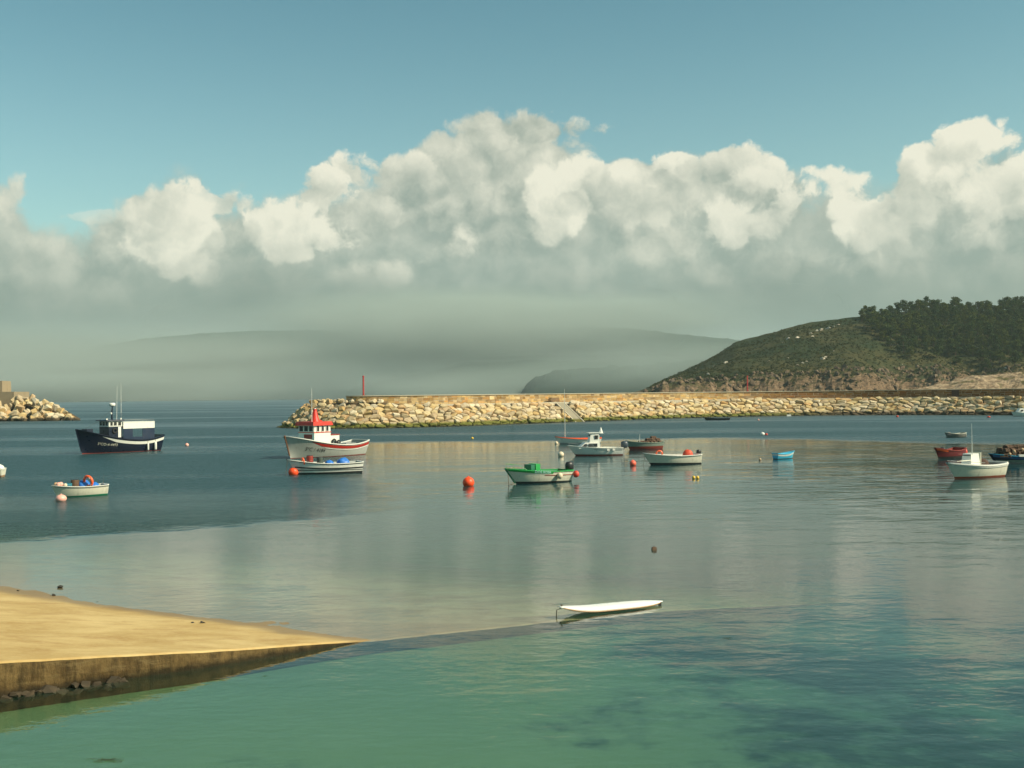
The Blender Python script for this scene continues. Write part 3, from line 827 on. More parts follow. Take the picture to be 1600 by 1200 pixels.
for px in range(-420, 121, 12):
    ztop = CAM_H + (horizon(px) - interp(LPROF, px)) / FPX * 318 - 2.4
    ztop = max(ztop, -1.2); c = atd(px, 600, 318)
    rows.append([Vector((c.x, y_, z_)) - LO for y_, z_ in ((306, -2.5), (311, ztop * .35 - .8), (318, ztop), (326, ztop), (336, -2.5))])
mb.grid(rows).build('rubble_core', CORE, LB)
OLDC = paint('weathered_sandy_concrete', (0.30, 0.23, 0.14), .9, .5, scale=.4)
a = atd(20, 600, 316); b2 = atd(4, 600, 320)
hh = CAM_H + (horizon(20) - 612) / FPX * 316
MB().box((a.x - 6.3 - LO.x, 322 - LO.y, hh / 2), (12.4, 10, hh)).build('concrete_block', OLDC, LB)
h2 = CAM_H + (horizon(4) - 595) / FPX * 320
MB().box((b2.x - 4 - LO.x, 323 - LO.y, h2 / 2 + 1), (8, 6, h2 - 2), taper=(.94, .94)).build('concrete_parapet', OLDC, LB)

# ------------------------------------------------------------------ headland
HP = [(960, 616), (1000, 611), (1018, 603), (1040, 592), (1080, 573), (1120, 553), (1150, 534), (1200, 521), (1250, 506), (1300, 498), (1350, 492), (1400, 487), (1450, 482), (1500, 484), (1550, 484), (1600, 482), (1700, 476), (1850, 480), (2100, 500), (2400, 530)]
def hl_z(px, y, D0=560.0, D1=760.0):
    X = (px - 800) / FPX * y
    zc = max(-4, CAM_H + (horizon(px) - interp(HP, px)) / FPX * D1)
    n = fbm(X * .018, y * .018, 1, 4); foot = D0 + 26 * fbm(X * .012, 5, 2, 3) + 14 * fbm(X * .07, 9, 2, 3) + (40 * sstep(1330, 1420, px) - 20 * sstep(1180, 1050, px))
    t = (y - foot) / (D1 - foot)
    hc = min(9.5 + 5 * fbm(X * .03, 3, 4) - 2 * sstep(1300, 1420, px), zc * .55)
    if t < 0: z = -3 + 3 * max(0, 1 + t * 14)
    else:
        cl_ = hc * sstep(-.01, .085, t)
        z = cl_ + (zc - hc) * (min(1, t) ** .92)
        z += 3.6 * n * sstep(.05, .3, t) * sstep(1.2, .7, t) + 1.6 * fbm(X * .07, y * .07, 8) * sstep(0.02, .2, t)
        if t > 1: z -= (t - 1) * 9
        # cliff facets
        k = sstep(.0, .05, t) * sstep(.30, .08, t)
        z += k * (3.2 * abs(mn.noise(Vector((X * .11, y * .14, 3)))) + 1.6 * fbm(X * .35, y * .35, 5))
    return z
px_s = [940 + 5 * i for i in range(150)] + [1700 + 25 * i for i in range(29)]
ys_ = [500, 520, 530] + [536 + 2.2 * i for i in range(56)] + [662 + 6 * i for i in range(26)] + [840, 900, 1000, 1150]
HL = {}
rows = []
for y in ys_:
    row = []
    for px in px_s:
        z = hl_z(px, y); row.append(Vector(((px - 800) / FPX * y, y, z)))
    rows.append(row)
def f_head(g, out):
    geo = g.n('ShaderNodeNewGeometry'); pos = geo.outputs['Position']
    sep = g.n('ShaderNodeSeparateXYZ'); g.put(sep.inputs[0], pos); Z = sep.outputs[2]
    sn = g.n('ShaderNodeSeparateXYZ'); g.put(sn.inputs[0], geo.outputs['True Normal']); NZ = sn.outputs[2]
    n1 = g.noise(pos, 0.022, 5, 0.6); n2 = g.noise(pos, 0.16, 5, 0.65); n3 = g.noise(g.v('MULTIPLY', pos, (1, 1, 2.2)), 0.42, 6, 0.72)
    heath = g.mix(g.sm(n1, 0.38, 0.62), (0.030, 0.042, 0.016), (0.070, 0.062, 0.024))
    heath = g.mix(g.sm(n2, 0.45, 0.7), heath, (0.022, 0.036, 0.016))
    heath = g.mix(g.sm(n2, 0.60, 0.78, 0, 0.5), heath, (0.15, 0.11, 0.05))
    rock = g.mix(g.sm(n3, 0.30, 0.66), (0.055, 0.038, 0.026), (0.25, 0.165, 0.10))
    rock = g.mix(g.sm(n3, 0.62, 0.72), rock, (0.32, 0.27, 0.20))
    zz = g.m('ADD', Z, g.m('MULTIPLY', g.m('SUBTRACT', n2, 0.5), 34.0))
    steep = g.sm(NZ, 0.90, 0.62)
    mk = g.m('MAXIMUM', g.sm(zz, 9.5, 3.5), g.m('MULTIPLY', steep, g.sm(zz, 22.0, 12.0)))
    c = g.mix(mk, heath, rock)
    c = g.mix(g.sm(Z, 1.6, 0.4), c, (0.03, 0.027, 0.02))
    principled(g, out, c, 0.95, g.m('ADD', n3, n2), 0.9, 1.2, 0, 0.1)
HEADM = simple('heath_and_rock', f_head)
hm = MB().grid(rows).build('headland', HEADM, None)
tag(hm, 'green heath covered headland with brown rocky cliff foot on the right', None, None, 'structure')
def ground(px, y): return Vector(((px - 800) / FPX * y, y, hl_z(px, y)))
def hit(px, py):
    """where the line of sight meets the headland"""
    d = ray(px, py); y = 540
    while y < 1000:
        k = y / d.y; X = d.x * k; Z = CAM_H + d.z * k
        if hl_z(800 + FPX * X / y, y) > Z: return Vector((X, y, Z))
        y += 2
    return None

# nearer rocky point, right edge
SP = [(1380, 612), (1440, 606), (1480, 598), (1510, 589), (1540, 585), (1580, 584), (1600, 582), (1680, 578), (1800, 572), (2000, 575), (2200, 590)]
rows = []
for y in [440, 452] + [458 + 1.6 * i for i in range(40)] + [530, 545, 565]:
    row = []
    for px in [1370 + 4.5 * i for i in range(80)] + [1740 + 25 * i for i in range(20)]:
        X = (px - 800) / FPX * y; zc = CAM_H + (horizon(px) - interp(SP, px)) / FPX * 500
        foot = 458 + 14 * fbm(X * .03, 2, 2); t = (y - foot) / (500 - foot)
        z = -3 if t < -.2 else -3 + (zc + 3) * sstep(-.2, 1, t) ** .7
        k = sstep(-.1, .1, t) * sstep(1.5, .8, t)
        z += k * (2.0 * abs(mn.noise(Vector((X * .10, y * .13, 9)))) + 1.3 * fbm(X * .3, y * .3, 5) - .6)
        if t > 1: z -= (t - 1) * 5
        row.append(Vector((X, y, z)))
    rows.append(row)
def f_point(g, out):
    geo = g.n('ShaderNodeNewGeometry'); pos = geo.outputs['Position']
    n3 = g.noise(g.v('MULTIPLY', pos, (1, 1, 2.6)), 0.35, 6, 0.72); n2 = g.noise(pos, 0.13, 4, 0.6)
    c = g.mix(g.sm(n3, 0.32, 0.66), (0.13, 0.085, 0.05), (0.42, 0.31, 0.20))
    c = g.mix(g.sm(n2, 0.52, 0.62), c, (0.10, 0.085, 0.035))
    principled(g, out, c, 0.95, n3, 0.9, 0.9, 0, 0.1)
tag(MB().grid(rows).build('rocky_point', simple('point_rock', f_point)), 'low pale brown rocky point in front of the headland at the right edge', None, None, 'structure')

# pale boulders one can pick out on the slope
BMAT = simple('lichened_boulder', lambda g, out: principled(g, out, g.mix(g.noise(g.n('ShaderNodeNewGeometry').outputs['Position'], .9, 5, .7), (0.30, 0.24, 0.17), (0.66, 0.58, 0.46)), .9, None))
rb = random.Random(4)
for px, py, s in [(1232, 530, 1.9), (1245, 528, 2.0), (1224, 536, 1.0), (1266, 522, 1.7), (1275, 518, 2.2), (1284, 516, 2.2), (1294, 514, 2.0), (1302, 511, 1.5), (1270, 526, 1.2), (1310, 508, 1.3),
                  (1284, 562, 2.2), (1290, 559, 1.3), (1393, 540, 1.8), (1089, 575, 1.1), (1135, 567, 1.5), (1116, 573, 1.1), (1107, 585, 1.3), (1262, 565, 1.4), (1254, 568, 1.3), (1246, 571, 1.1),
                  (1302, 549, .9), (1409, 570, .9), (1208, 540, .9), (1215, 532, .8), (1571, 575, 1.0), (1231, 560, .9), (1201, 565, .9), (1412, 532, .6)]:
    p = hit(px, py)
    if p is None: continue
    vs, fs = loose_rock(None, s * 1.15, rb, .75)
    MB().add(vs, fs).build('slope_boulder', BMAT, None, False, p - Vector((0, 0, s * .1)))
    o = bpy.data.objects[-1] if False else COL.objects[-1]
    tag(o, 'pale bare boulder sticking out of the green slope of the headland', 'boulder', 'pale boulders on the headland slope')
# crags of the cliff foot: angular rocks, joined
cr = MB(); rc = random.Random(8)
for k in range(760):
    px = rc.uniform(1005, 1480) if k % 5 else rc.uniform(1480, 1660)
    y = 548 + rc.uniform(0, 40) + (40 * sstep(1330, 1420, px)); p = ground(px, y)
    if p.z < .2 or p.z > 20: continue
    vs, fs = loose_rock(None, rc.uniform(.5, 1.9) * (1.35 if rc.random() < .15 else .85), rc, 1.0)
    cr.add([v + p for v in vs], fs)
def f_crag(g, out):
    r_ = g.n('ShaderNodeNewGeometry').outputs['Random Per Island']; pos = g.n('ShaderNodeNewGeometry').outputs['Position']
    c = g.ramp(r_, [(0, (0.08, 0.06, 0.04)), (.4, (0.19, 0.13, 0.085)), (.75, (0.33, 0.24, 0.155)), (1, (0.15, 0.12, 0.09))])
    n = g.noise(pos, .6, 5, .7)
    principled(g, out, g.mix(n, c, (0.09, 0.065, 0.045)), .95, n, .8, .5, 0, .1)
tag(cr.build('cliff_rocks', simple('cliff_crags', f_crag)), 'broken reddish brown rocks along the foot of the headland', None, None, 'stuff')

# ------------------------------------------------------------------ foliage
def leaf_mat(name, a, b):
    m, g, out = new_mat(name)
    geo = g.n('ShaderNodeNewGeometry'); r_ = geo.outputs['Random Per Island']
    ob = g.n('ShaderNodeObjectInfo').outputs['Random']
    n = g.noise(geo.outputs['Position'], 0.25, 3, .6)
    c = g.mix(r_, a, b); c = g.mix(g.sm(ob, .3, 1, 0, .8), c, g.mix(1.0, c, (1.75, 1.35, 0.8), 'MULTIPLY'))
    c = g.mix(g.sm(n, .4, .7, 0, .5), c, a)
    d = g.n('ShaderNodeBsdfDiffuse'); g.put(d.inputs[0], c)
    t = g.n('ShaderNodeBsdfTranslucent'); g.put(t.inputs[0], c)
    mx = g.n('ShaderNodeMixShader'); mx.inputs[0].default_value = .2
    g.nt.links.new(d.outputs[0], mx.inputs[1]); g.nt.links.new(t.outputs[0], mx.inputs[2]); g.nt.links.new(mx.outputs[0], out.inputs[0])
    return m
PINEM = leaf_mat('pine_needles', (0.036, 0.060, 0.025), (0.085, 0.115, 0.042))
SHRUBM = leaf_mat('heath_leaves', (0.025, 0.040, 0.015), (0.088, 0.084, 0.030))
BARK = simple('pine_bark', lambda g, out: principled(g, out, g.mix(g.noise(g.n('ShaderNodeTexCoord').outputs['Object'], 3, 4), (0.05, 0.035, 0.025), (0.13, 0.09, 0.06)), .9))
def leaf_tri(mb, p, s, rnd):
    d = Vector((rnd.gauss(0, 1), rnd.gauss(0, 1), rnd.gauss(0, .7))).normalized(); e = d.cross(Vector((rnd.gauss(0, 1), rnd.gauss(0, 1), rnd.gauss(0, 1)))).normalized()
    o = len(mb.v); mb.v += [tuple(p - d * s - e * s * .5), tuple(p + d * s - e * s * .4), tuple(p + e * s)]; mb.f.append((o, o + 1, o + 2))
def pine(seed, H, spread, umb):
    rnd = random.Random(seed); tr_ = MB(); cr_ = MB()
    lean = Vector((rnd.uniform(-.5, .5), rnd.uniform(-.5, .5), 0))
    pts = [Vector((0, 0, -.6)), lean * .3 + Vector((0, 0, H * .35)), lean * .7 + Vector((0, 0, H * .65)), lean + Vector((0, 0, H * .93))]
    tr_.tube(pts, [.22, .17, .12, .05], 6)
    nb = 13 if not umb else 9
    for i in range(nb):
        f = (i + .5) / nb; z = H * (.28 + .66 * f) if not umb else H * (.66 + .30 * f)
        r_ = spread * ((1 - f) ** .5 * .8 + .25) if not umb else spread * (1 - (f - .3) ** 2 * 1.2)
        a = rnd.uniform(0, 6.28); k = rnd.uniform(.25, .85)
        c = lean * (z / H) + Vector((cos(a) * r_ * k, sin(a) * r_ * k, z))
        tr_.tube([lean * (z / H * .9) + Vector((0, 0, z - .5)), c], [.07, .02], 4)
        cs = rnd.uniform(.75, 1.25) * spread * .46
        for q in range(80):
            d = Vector((rnd.gauss(0, 1), rnd.gauss(0, 1), rnd.gauss(0, 1))).normalized() * (rnd.random() ** .4)
            leaf_tri(cr_, c + Vector((d.x * cs, d.y * cs, d.z * cs * .62)), rnd.uniform(.20, .42), rnd)
    return tr_.mesh('trunk'), cr_.mesh('crown')
PV = [pine(1, 8.0, 3.0, False), pine(2, 7.0, 3.3, False), pine(3, 9.0, 3.2, False), pine(4, 9.5, 3.4, True), pine(5, 6.5, 3.4, False)]
for t_, c_ in PV: t_.materials.append(BARK); c_.materials.append(PINEM)
rt = random.Random(31); n_tree = 0
def put_tree(p, var, s, label='dark green pine in the wood covering the right part of the headland', group='pines of the wood on the headland'):
    e = tag(empty('pine_tree', p, rt.uniform(0, 6.28), s), label, 'tree', group)
    for nm, me in (('trunk', PV[var][0]), ('crown', PV[var][1])):
        o = bpy.data.objects.new(nm, me); COL.objects.link(o); o.parent = e
    return e
# the tree line against the sky, as in the photograph: px, top y
for px, yt, var in [(1372, 492, 4), (1384, 487, 4), (1394, 477, 0), (1404, 473, 1), (1414, 468, 2), (1424, 471, 1), (1433, 474, 4), (1442, 469, 2), (1451, 463, 2), (1460, 468, 0),
                    (1468, 468, 1), (1477, 476, 4), (1486, 475, 0), (1505, 474, 1), (1514, 471, 0), (1524, 476, 4), (1534, 479, 1), (1543, 474, 2), (1552, 477, 4), (1561, 477, 0),
                    (1570, 472, 1), (1579, 465, 2), (1588, 463, 2), (1598, 463, 0), (1609, 462, 1), (1620, 464, 2)]:
    y = 756 + rt.uniform(-6, 6); b = ground(px, y); top = CAM_H + (horizon(px) - yt) / FPX * y; Hh = [8.0, 7.0, 9.0, 9.5, 6.5][var]
    s = max(.55, min(1.5, (top - b.z) / Hh)); put_tree(b, var, s); n_tree += 1
b = ground(1495, 758); top = CAM_H + (horizon(1495) - 463.5) / FPX * 758
put_tree(b, 3, (top - b.z) / 9.5, 'lone pine with open umbrella crown and bare stem rising above the wood', None)
edge = [(1340, 500), (1360, 516), (1390, 532), (1420, 540), (1460, 545), (1500, 556), (1540, 562), (1580, 556), (1620, 548), (1700, 545)]
tries = 0; placed = []
while n_tree < 292 and tries < 9000:
    tries += 1
    px = rt.uniform(1345, 1665); y = rt.uniform(600, 752); b = ground(px, y); _, py = proj(b)
    yl = interp(edge, px)
    if py > yl + 26 * fbm(px * .05, 3) + (rt.uniform(0, 26) if rt.random() < .10 else 0): continue
    if 1462 < px < 1482 and 505 < py < 520 : continue
    if any((b - q).length < 5.4 for q in placed): continue
    placed.append(b); put_tree(b, rt.choice([0, 1, 2, 4, 4]), rt.uniform(.80, 1.30)); n_tree += 1
# heath shrubs, one mass
sh = MB(); rs = random.Random(12); cnt = 0
while cnt < 5200:
    px = rs.uniform(1010, 1670); y = rs.uniform(556, 752); p = ground(px, y)
    if p.z < 9: continue
    X = p.x
    if fbm(X * .03, y * .03, 6, 3) < rs.uniform(-.5, .25): continue
    cnt += 1; s = rs.uniform(.35, 1.0) * (1.6 if fbm(X * .02, y * .02, 11) > .12 else 1)
    for q in range(12):
        d = Vector((rs.gauss(0, 1), rs.gauss(0, 1), abs(rs.gauss(0, .7)))).normalized() * s * rs.random() ** .4
        leaf_tri(sh, p + d + Vector((0, 0, .1)), rs.uniform(.16, .34) * (1 + s * .3), rs)
un = MB(); ru = random.Random(77); k = 0
while k < 900:
    px = ru.uniform(1340, 1670); y = ru.uniform(600, 756); b = ground(px, y); _, py = proj(b)
    if py > interp(edge, px) + 26 * fbm(px * .05, 3): continue
    k += 1; s = ru.uniform(.9, 2.3)
    for q in range(22):
        d = Vector((ru.gauss(0, 1), ru.gauss(0, 1), abs(ru.gauss(0, .9)))).normalized() * s * ru.random() ** .4
        leaf_tri(un, b + d, ru.uniform(.22, .5), ru)
tag(un.build('undergrowth', PINEM), 'dark green undergrowth between the pines of the wood', None, None, 'stuff')
tag(sh.build('heath_shrubs', SHRUBM), 'low gorse and heath bushes over the headland slope', None, None, 'stuff')

# ------------------------------------------------------------------ far hills
def hill(name, prof, D, depth, label, amp, col):
    xs_ = [prof[0][0] + (prof[-1][0] - prof[0][0]) * i / 260 for i in range(261)]; rows = []
    ts = [-.06, 0, .03, .08, .15, .25, .38, .52, .66, .8, .9, .96, 1.0, 1.08, 1.4]
    for t in ts:
        row = []
        for px in xs_:
            y = D + (t - 1) * depth; X = (px - 800) / FPX * y
            zc = max(0, CAM_H + (horizon(px) - interp(prof, px)) / FPX * D)
            z = -4 if t < 0 else zc * (t if t < 1 else 1 - (t - 1) * .5) ** .85
            z += amp * fbm(X * .004, y * .004, D) * sstep(0, .4, t) * sstep(1.05, .7, t) + 15 * max(0, fbm(X * .035, y * .03, 4, 5)) * sstep(.3, 1, t)
            row.append(Vector((X, y, z)))
        rows.append(row)
    def fm(g, out):
        pos = g.n('ShaderNodeNewGeometry').outputs['Position']; n = g.noise(pos, .006, 5, .65); n2 = g.noise(pos, .05, 4, .7)
        c = g.mix(g.sm(n, .35, .65), col, tuple(v * 1.7 for v in col)); c = g.mix(g.sm(n2, .5, .7, 0, .6), c, tuple(v * .6 for v in col))
        principled(g, out, c, 1.0, n2, .8, 6.0, 0, .05)
    tag(MB().grid(rows).build(name, simple(name + '_cover', fm)), label, None, None, 'structure')
hill('wooded_hill', [(540, 600), (600, 560), (660, 540), (720, 527), (800, 518), (860, 513), (920, 512), (960, 512), (1000, 515), (1050, 521), (1100, 526), (1145, 530), (1200, 545), (1300, 575), (1500, 600)], 3500, 1050, 'grey blue wooded hill fading into mist behind the pier', 30, (0.016, 0.030, 0.022))
hill('foothill', [(812, 616), (822, 602), (835, 592), (850, 586), (880, 579), (930, 575), (990, 572), (1060, 566), (1120, 560), (1200, 575), (1300, 600)], 2000, 380, 'lower misty spur with a pale shore in front of the wooded hill', 14, (0.014, 0.026, 0.018))
hill('far_ridge', [(-300, 618), (-60, 605), (60, 580), (110, 556), (160, 541), (220, 530), (260, 526), (320, 521), (400, 517), (480, 516), (560, 517), (640, 517), (720, 520), (840, 540), (900, 580), (1000, 615)], 4600, 1400, 'faint distant ridge showing between two layers of mist on the left', 40, (0.026, 0.042, 0.030))

# ------------------------------------------------------------------ air: haze and fog banks
def vol_mat(name, col, dens, an=0.0):
    m, g, out = new_mat(name)
    v = g.n('ShaderNodeVolumePrincipled'); v.inputs['Color'].default_value = (*col, 1); v.inputs['Density'].default_value = dens
    v.inputs['Anisotropy'].default_value = an
    v.inputs['Density Attribute'].default_value = ''; v.inputs['Temperature Attribute'].default_value = ''; v.inputs['Color Attribute'].default_value = ''
    g.nt.links.new(v.outputs[0], out.inputs[1]); return m
hz_ = MB().box((0, 0, 230), (18500, 18500, 482))
tag(hz_.build('haze', vol_mat('haze_air', (0.78, 0.92, 0.90), HAZE_D)), 'thin sea haze over the bay', None, None, 'stuff')
def fog(pxa, pxb, ya, yb, D, thick, dens, label, seed=0, col=(0.58, 0.65, 0.60)):
    """a lens of mist: lumpy flattened ellipsoid"""
    a = atd(pxa, (ya + yb) / 2, D); b = atd(pxb, (ya + yb) / 2, D); c = (a + b) / 2
    rx = (b.x - a.x) / 2; rz = (yb - ya) / 2 / FPX * D; ry = thick / 2
    # a long lens that thins to nothing at its rim, so its edges melt away
    mb = MB(); n, m_ = 72, 18
    for sd_ in (1, -1):
        rows = []
        for i in range(m_ + 1):
            rho = i / m_; row = []
            for k in range(n):
                ph = 2 * pi * k / n; q = 1 + .30 * fbm(cos(ph) * 1.6 + seed, sin(ph) * 1.6, seed, 3)
                x, z = cos(ph) * rho * q, sin(ph) * rho * q
                t_ = (1 - rho * rho) ** 4.5 * (1 + .8 * fbm(x * 3 + seed, z * 2, 5, 3))
                row.append(Vector((x * rx, sd_ * max(0, t_) * ry, max(z * rz, 0.6 - c.z))))
            rows.append(row)
        nf = len(mb.f); mb.grid(rows, True)
        if sd_ < 0: mb.f[nf:] = [f[::-1] for f in mb.f[nf:]]
    vs, fs = mb.v, mb.f
    tag(MB().add(vs, fs).build('fog_bank', vol_mat('fog_air', col, dens), None, True, c), label, None, 'banks of mist over the far hills', 'stuff')
for i, f in enumerate(FOGS): fog(*f[:-1], f[-1], seed=i * 3.1)

# ------------------------------------------------------------------ boats
class Hull:
    def __init__(s, L, B, zb, zm, zs, draft=.35, tw=.78, rake=.7, flare=.45, tmax=.42, full=2.4, srake=.12, base=.26, low=.38):
        s.L, s.B, s.zb, s.zm, s.zs, s.draft, s.tw, s.rake, s.flare, s.tmax, s.full, s.srake, s.base, s.low = L, B, zb, zm, zs, draft, tw, rake, flare, tmax, full, srake, base, low
    def b(s, t):
        if t < s.tmax:
            q = (s.tmax - t) / s.tmax; return s.B / 2 * (1 - (1 - s.tw) * q * q)
        q = min(1, (t - s.tmax) / (1 - s.tmax)); return s.B / 2 * max(0, 1 - q ** s.full) ** .8
    def sh(s, t):
        if t < s.low: return s.zm + (s.zs - s.zm) * ((s.low - t) / s.low) ** 2
        return s.zm + (s.zb - s.zm) * ((t - s.low) / (1 - s.low)) ** 1.9
    def kl(s, t): return -s.draft * (1 - .85 * max(0, (t - .7) / .3) ** 2)
    def P(s, t, z, side=1, off=0.0):
        zk, zs = s.kl(t), s.sh(t); q = max(0.0, min(1.0, (z - zk) / (zs - zk)))
        y = s.b(t) * q ** (s.base + s.flare * t ** 2.5) + off
        x = -s.L / 2 + s.srake * (1 - q) * (1 - t) + t * (s.L - s.rake) + s.rake * q * t ** 3
        return Vector((x, side * max(y, off if off > 0 else 0), z))
    def strip(s, name, mat, root, t0, t1, lo, hi, off=.014, n=22, sides=(1, -1)):
        mb = MB()
        for sd_ in sides:
            rows = []
            for i in range(n + 1):
                t = t0 + (t1 - t0) * i / n; a, b_ = lo(t), hi(t)
                rows.append([s.P(t, a, sd_, -.01), s.P(t, a, sd_, off), s.P(t, (a + b_) / 2, sd_, off), s.P(t, b_, sd_, off), s.P(t, b_, sd_, -.01)])
            mb.grid(rows)
        return mb.build(name, mat, root)
    def build(s, root, top, bottom, inner, floor_m, rim, wl=.10, floor=.12, th=.06, rimw=.05, rimh=.055, deck_t=None, deck_m=None, deck_drop=.03):
        T = [i / 30 for i in range(31)]
        T = T[:-1] + [.985, 1.0]
        mb = MB(); N_ = 9
        wlf = wl if callable(wl) else (lambda t: wl)
        for sd_ in (1, -1):
            mb.grid([[s.P(t, wlf(t) + (s.sh(t) - wlf(t)) * k / N_, sd_) for k in range(N_ + 1)] for t in T])
        z0 = wlf(0); tr_ = [[s.P(0, z0 + (s.sh(0) - z0) * k / N_, sd_) for sd_ in (1, -1)] for k in range(N_ + 1)]
        mb.grid(tr_); o = mb.build('hull', top, root); angle_smooth(o, 45)
        mb = MB()
        for sd_ in (1, -1):
            mb.grid([[s.P(t, s.kl(t) + (wlf(t) - s.kl(t)) * k / 5, sd_) for k in range(6)] for t in T])
        mb.grid([[s.P(0, s.kl(0) + (z0 - s.kl(0)) * k / 5, sd_) for sd_ in (1, -1)] for k in range(6)])
        angle_smooth(mb.build('hull_bottom', bottom, root), 45)
        # inner skin and floor
        TI = [i / 24 * .94 + .012 for i in range(25)]
        mb = MB(); fl = MB()
        for sd_ in (1, -1):
            mb.grid([[s.inner(t, z_, sd_, th) for z_ in (s.sh(t), s.sh(t) * .6 + floor * .4, floor)] for t in TI])
        mb.grid([[s.inner(TI[0], z_, sd_, th) for sd_ in (1, -1)] for z_ in (s.sh(TI[0]), floor)])
        mb.build('inner_skin', inner, root)
        fl.grid([[s.inner(t, floor, sd_, th * .6) for sd_ in (1, 0, -1)] for t in TI]); fl.build('floor', floor_m, root)
        # gunwale
        mb = MB()
        for sd_ in (1, -1):
            rows = []
            for t in [i / 30 for i in range(30)] + [.985, 1.0]:
                p = s.P(t, s.sh(t), sd_); y = abs(p.y); z = p.z
                yi = max(0, y - th - rimw * .4)
                rows.append([(p.x, sd_ * (y + rimw), z - rimh * .5), (p.x, sd_ * (y + rimw), z + rimh * .5), (p.x, sd_ * yi, z + rimh * .5), (p.x, sd_ * yi, z - rimh * .5)])
            mb.grid(rows, True); mb.add(rows[0], [(0, 1, 2, 3)])
        p = s.P(0, s.sh(0)); mb.box((p.x + .03, 0, p.z + rimh * .5 + .004), (.12, 2 * p.y, rimh))
        mb.build('gunwale', rim, root)
        if deck_t:
            for (a, b_) in deck_t:
                TT = [a + (b_ - a) * i / 12 for i in range(13)]
                rows = [[s.inner(t, s.sh(t) - deck_drop, 1, th * .5), Vector((s.P(t, s.sh(t)).x, 0, s.sh(t) - deck_drop + .05)), s.inner(t, s.sh(t) - deck_drop, -1, th * .5)] for t in TT]
                mb = MB().grid(rows)
                e = rows[0] if a > .3 else rows[-1]
                te = a if a > .3 else b_; zt_ = s.sh(te) - deck_drop; zl = [zt_ + (floor - zt_) * k / 6 for k in range(7)]
                mb.grid([[s.inner(te, z_, sd_, th * .5) for sd_ in (1, -1)] for z_ in zl])
                mb.build('deck', deck_m or inner, root)
    def inner(s, t, z, sd_, th):
        p = s.P(t, z, 1); return Vector((p.x, sd_ * max(0.0, p.y - th), z))
    def text(s, string, root, mat, t_start, zf, size, side=1, off=.03, name='lettering', slope=0.0):
        """flat painted letters laid on the side; they run aft from t_start when side is port"""
        cu = bpy.data.curves.new('letters', 'FONT'); cu.body = string; cu.size = size; cu.resolution_u = 2
        ob = bpy.data.objects.new('letters', cu); COL.objects.link(ob)
        dg = bpy.context.evaluated_depsgraph_get(); me = bpy.data.meshes.new_from_object(ob.evaluated_get(dg))
        bpy.data.objects.remove(ob)
        for v in me.vertices:
            x, y = v.co.x, v.co.y; t = t_start - side * x / s.L
            z = zf(t) + y
            v.co = s.P(t, z, side, off)
        me.materials.clear(); me.materials.append(mat); me.name = name
        o = bpy.data.objects.new(name, me); COL.objects.link(o); o.parent = root; return o

def fit(H, yaw, pl, pr, ywl, hmax=None):
    """place and scale so that the hull spans the given columns with its middle waterline on the row"""
    a = R(yaw); cx = (pl + pr) / 2; k = 1.0
    for _ in range(25):
        c = at(cx, ywl); xs_ = []
        for t in (0, .1, .3, .5, .7, .85, .93, .97, 1):
            for sd_ in (1, -1):
                p = H.P(t, H.sh(t), sd_) * k; q = Vector((c.x + p.x * cos(a) - p.y * sin(a), c.y + p.x * sin(a) + p.y * cos(a), p.z)); xs_.append(proj(q)[0])
        lo, hi = min(xs_), max(xs_); k *= (pr - pl) / (hi - lo); cx += ((pl + pr) - (lo + hi)) / 2 * .8
    return at(cx, ywl), a, k
class Boat:
    def __init__(s, name, H, yaw, pl, pr, ywl, label, cat='boat', group=None):
        s.H = H; s.loc, s.a, s.k = fit(H, yaw, pl, pr, ywl)
        s.root = tag(empty(name, s.loc, s.a, s.k), label, cat, group)
    def w(s, x, y, z):
        x, y, z = x * s.k, y * s.k, z * s.k
        return Vector((s.loc.x + x * cos(s.a) - y * sin(s.a), s.loc.y + x * sin(s.a) + y * cos(s.a), z))
def window(parent, c, w_, h, axis, out=1, mat=None):
    """framed pane: axis 'x' faces along local x, 'y' along local y"""
    fr = MB(); t = .045; d = .05; c = Vector(c)
    def bx(cu, cz, su, sz, dd): 
        if axis == 'x': fr.box((c.x, c.y + cu, c.z + cz), (dd, su, sz))
        else: fr.box((c.x + cu, c.y, c.z + cz), (su, dd, sz))
    bx(0, h / 2 + t / 2, w_ + 2 * t, t, d); bx(0, -h / 2 - t / 2, w_ + 2 * t, t, d); bx(-w_ / 2 - t / 2, 0, t, h, d); bx(w_ / 2 + t / 2, 0, t, h, d)
    f = fr.build('window', mat or WHITE, parent)
    p = MB()
    if axis == 'x': p.box((c.x, c.y, c.z), (.03, w_, h))
    else: p.box((c.x, c.y, c.z), (w_, .03, h))
    p.build('pane', GLASS, f)
def outboard(H, root, y=0.0, tilt=False, col=BLACK, s=1.0):
    p = H.P(0, H.sh(0)); x = p.x - .16 * s; z = p.z
    mb = MB()
    mb.lathe([(.13, 0), (.2, .08), (.21, .32), (.17, .46), (.06, .5)], (x - .06 * s, y, z - .02), 12)
    for i, v in enumerate(mb.v): mb.v[i] = (x + (v[0] - x) * 1.35 * s, y + (v[1] - y) * s, z + (v[2] - z) * s)
    e = mb.build('outboard_motor', col, root, True)
    MB().box((x - .05, y, z - .45 * s), (.13 * s, .09 * s, .95 * s), taper=(1.2, 1.2)).build('shaft', GREYP, e)
    MB().box((x + .12, y, z - .06), (.16, .22, .22)).build('clamp_bracket', GREYP, e)
def thwarts(H, root, ts, mat=WEATHWOOD, th=.06):
    for t in ts:
        z = H.sh(t) * .62; p = H.inner(t, z, 1, th); MB().box((p.x, 0, z), (.26, 2 * p.y + .02, .035)).build('thwart', mat, root)
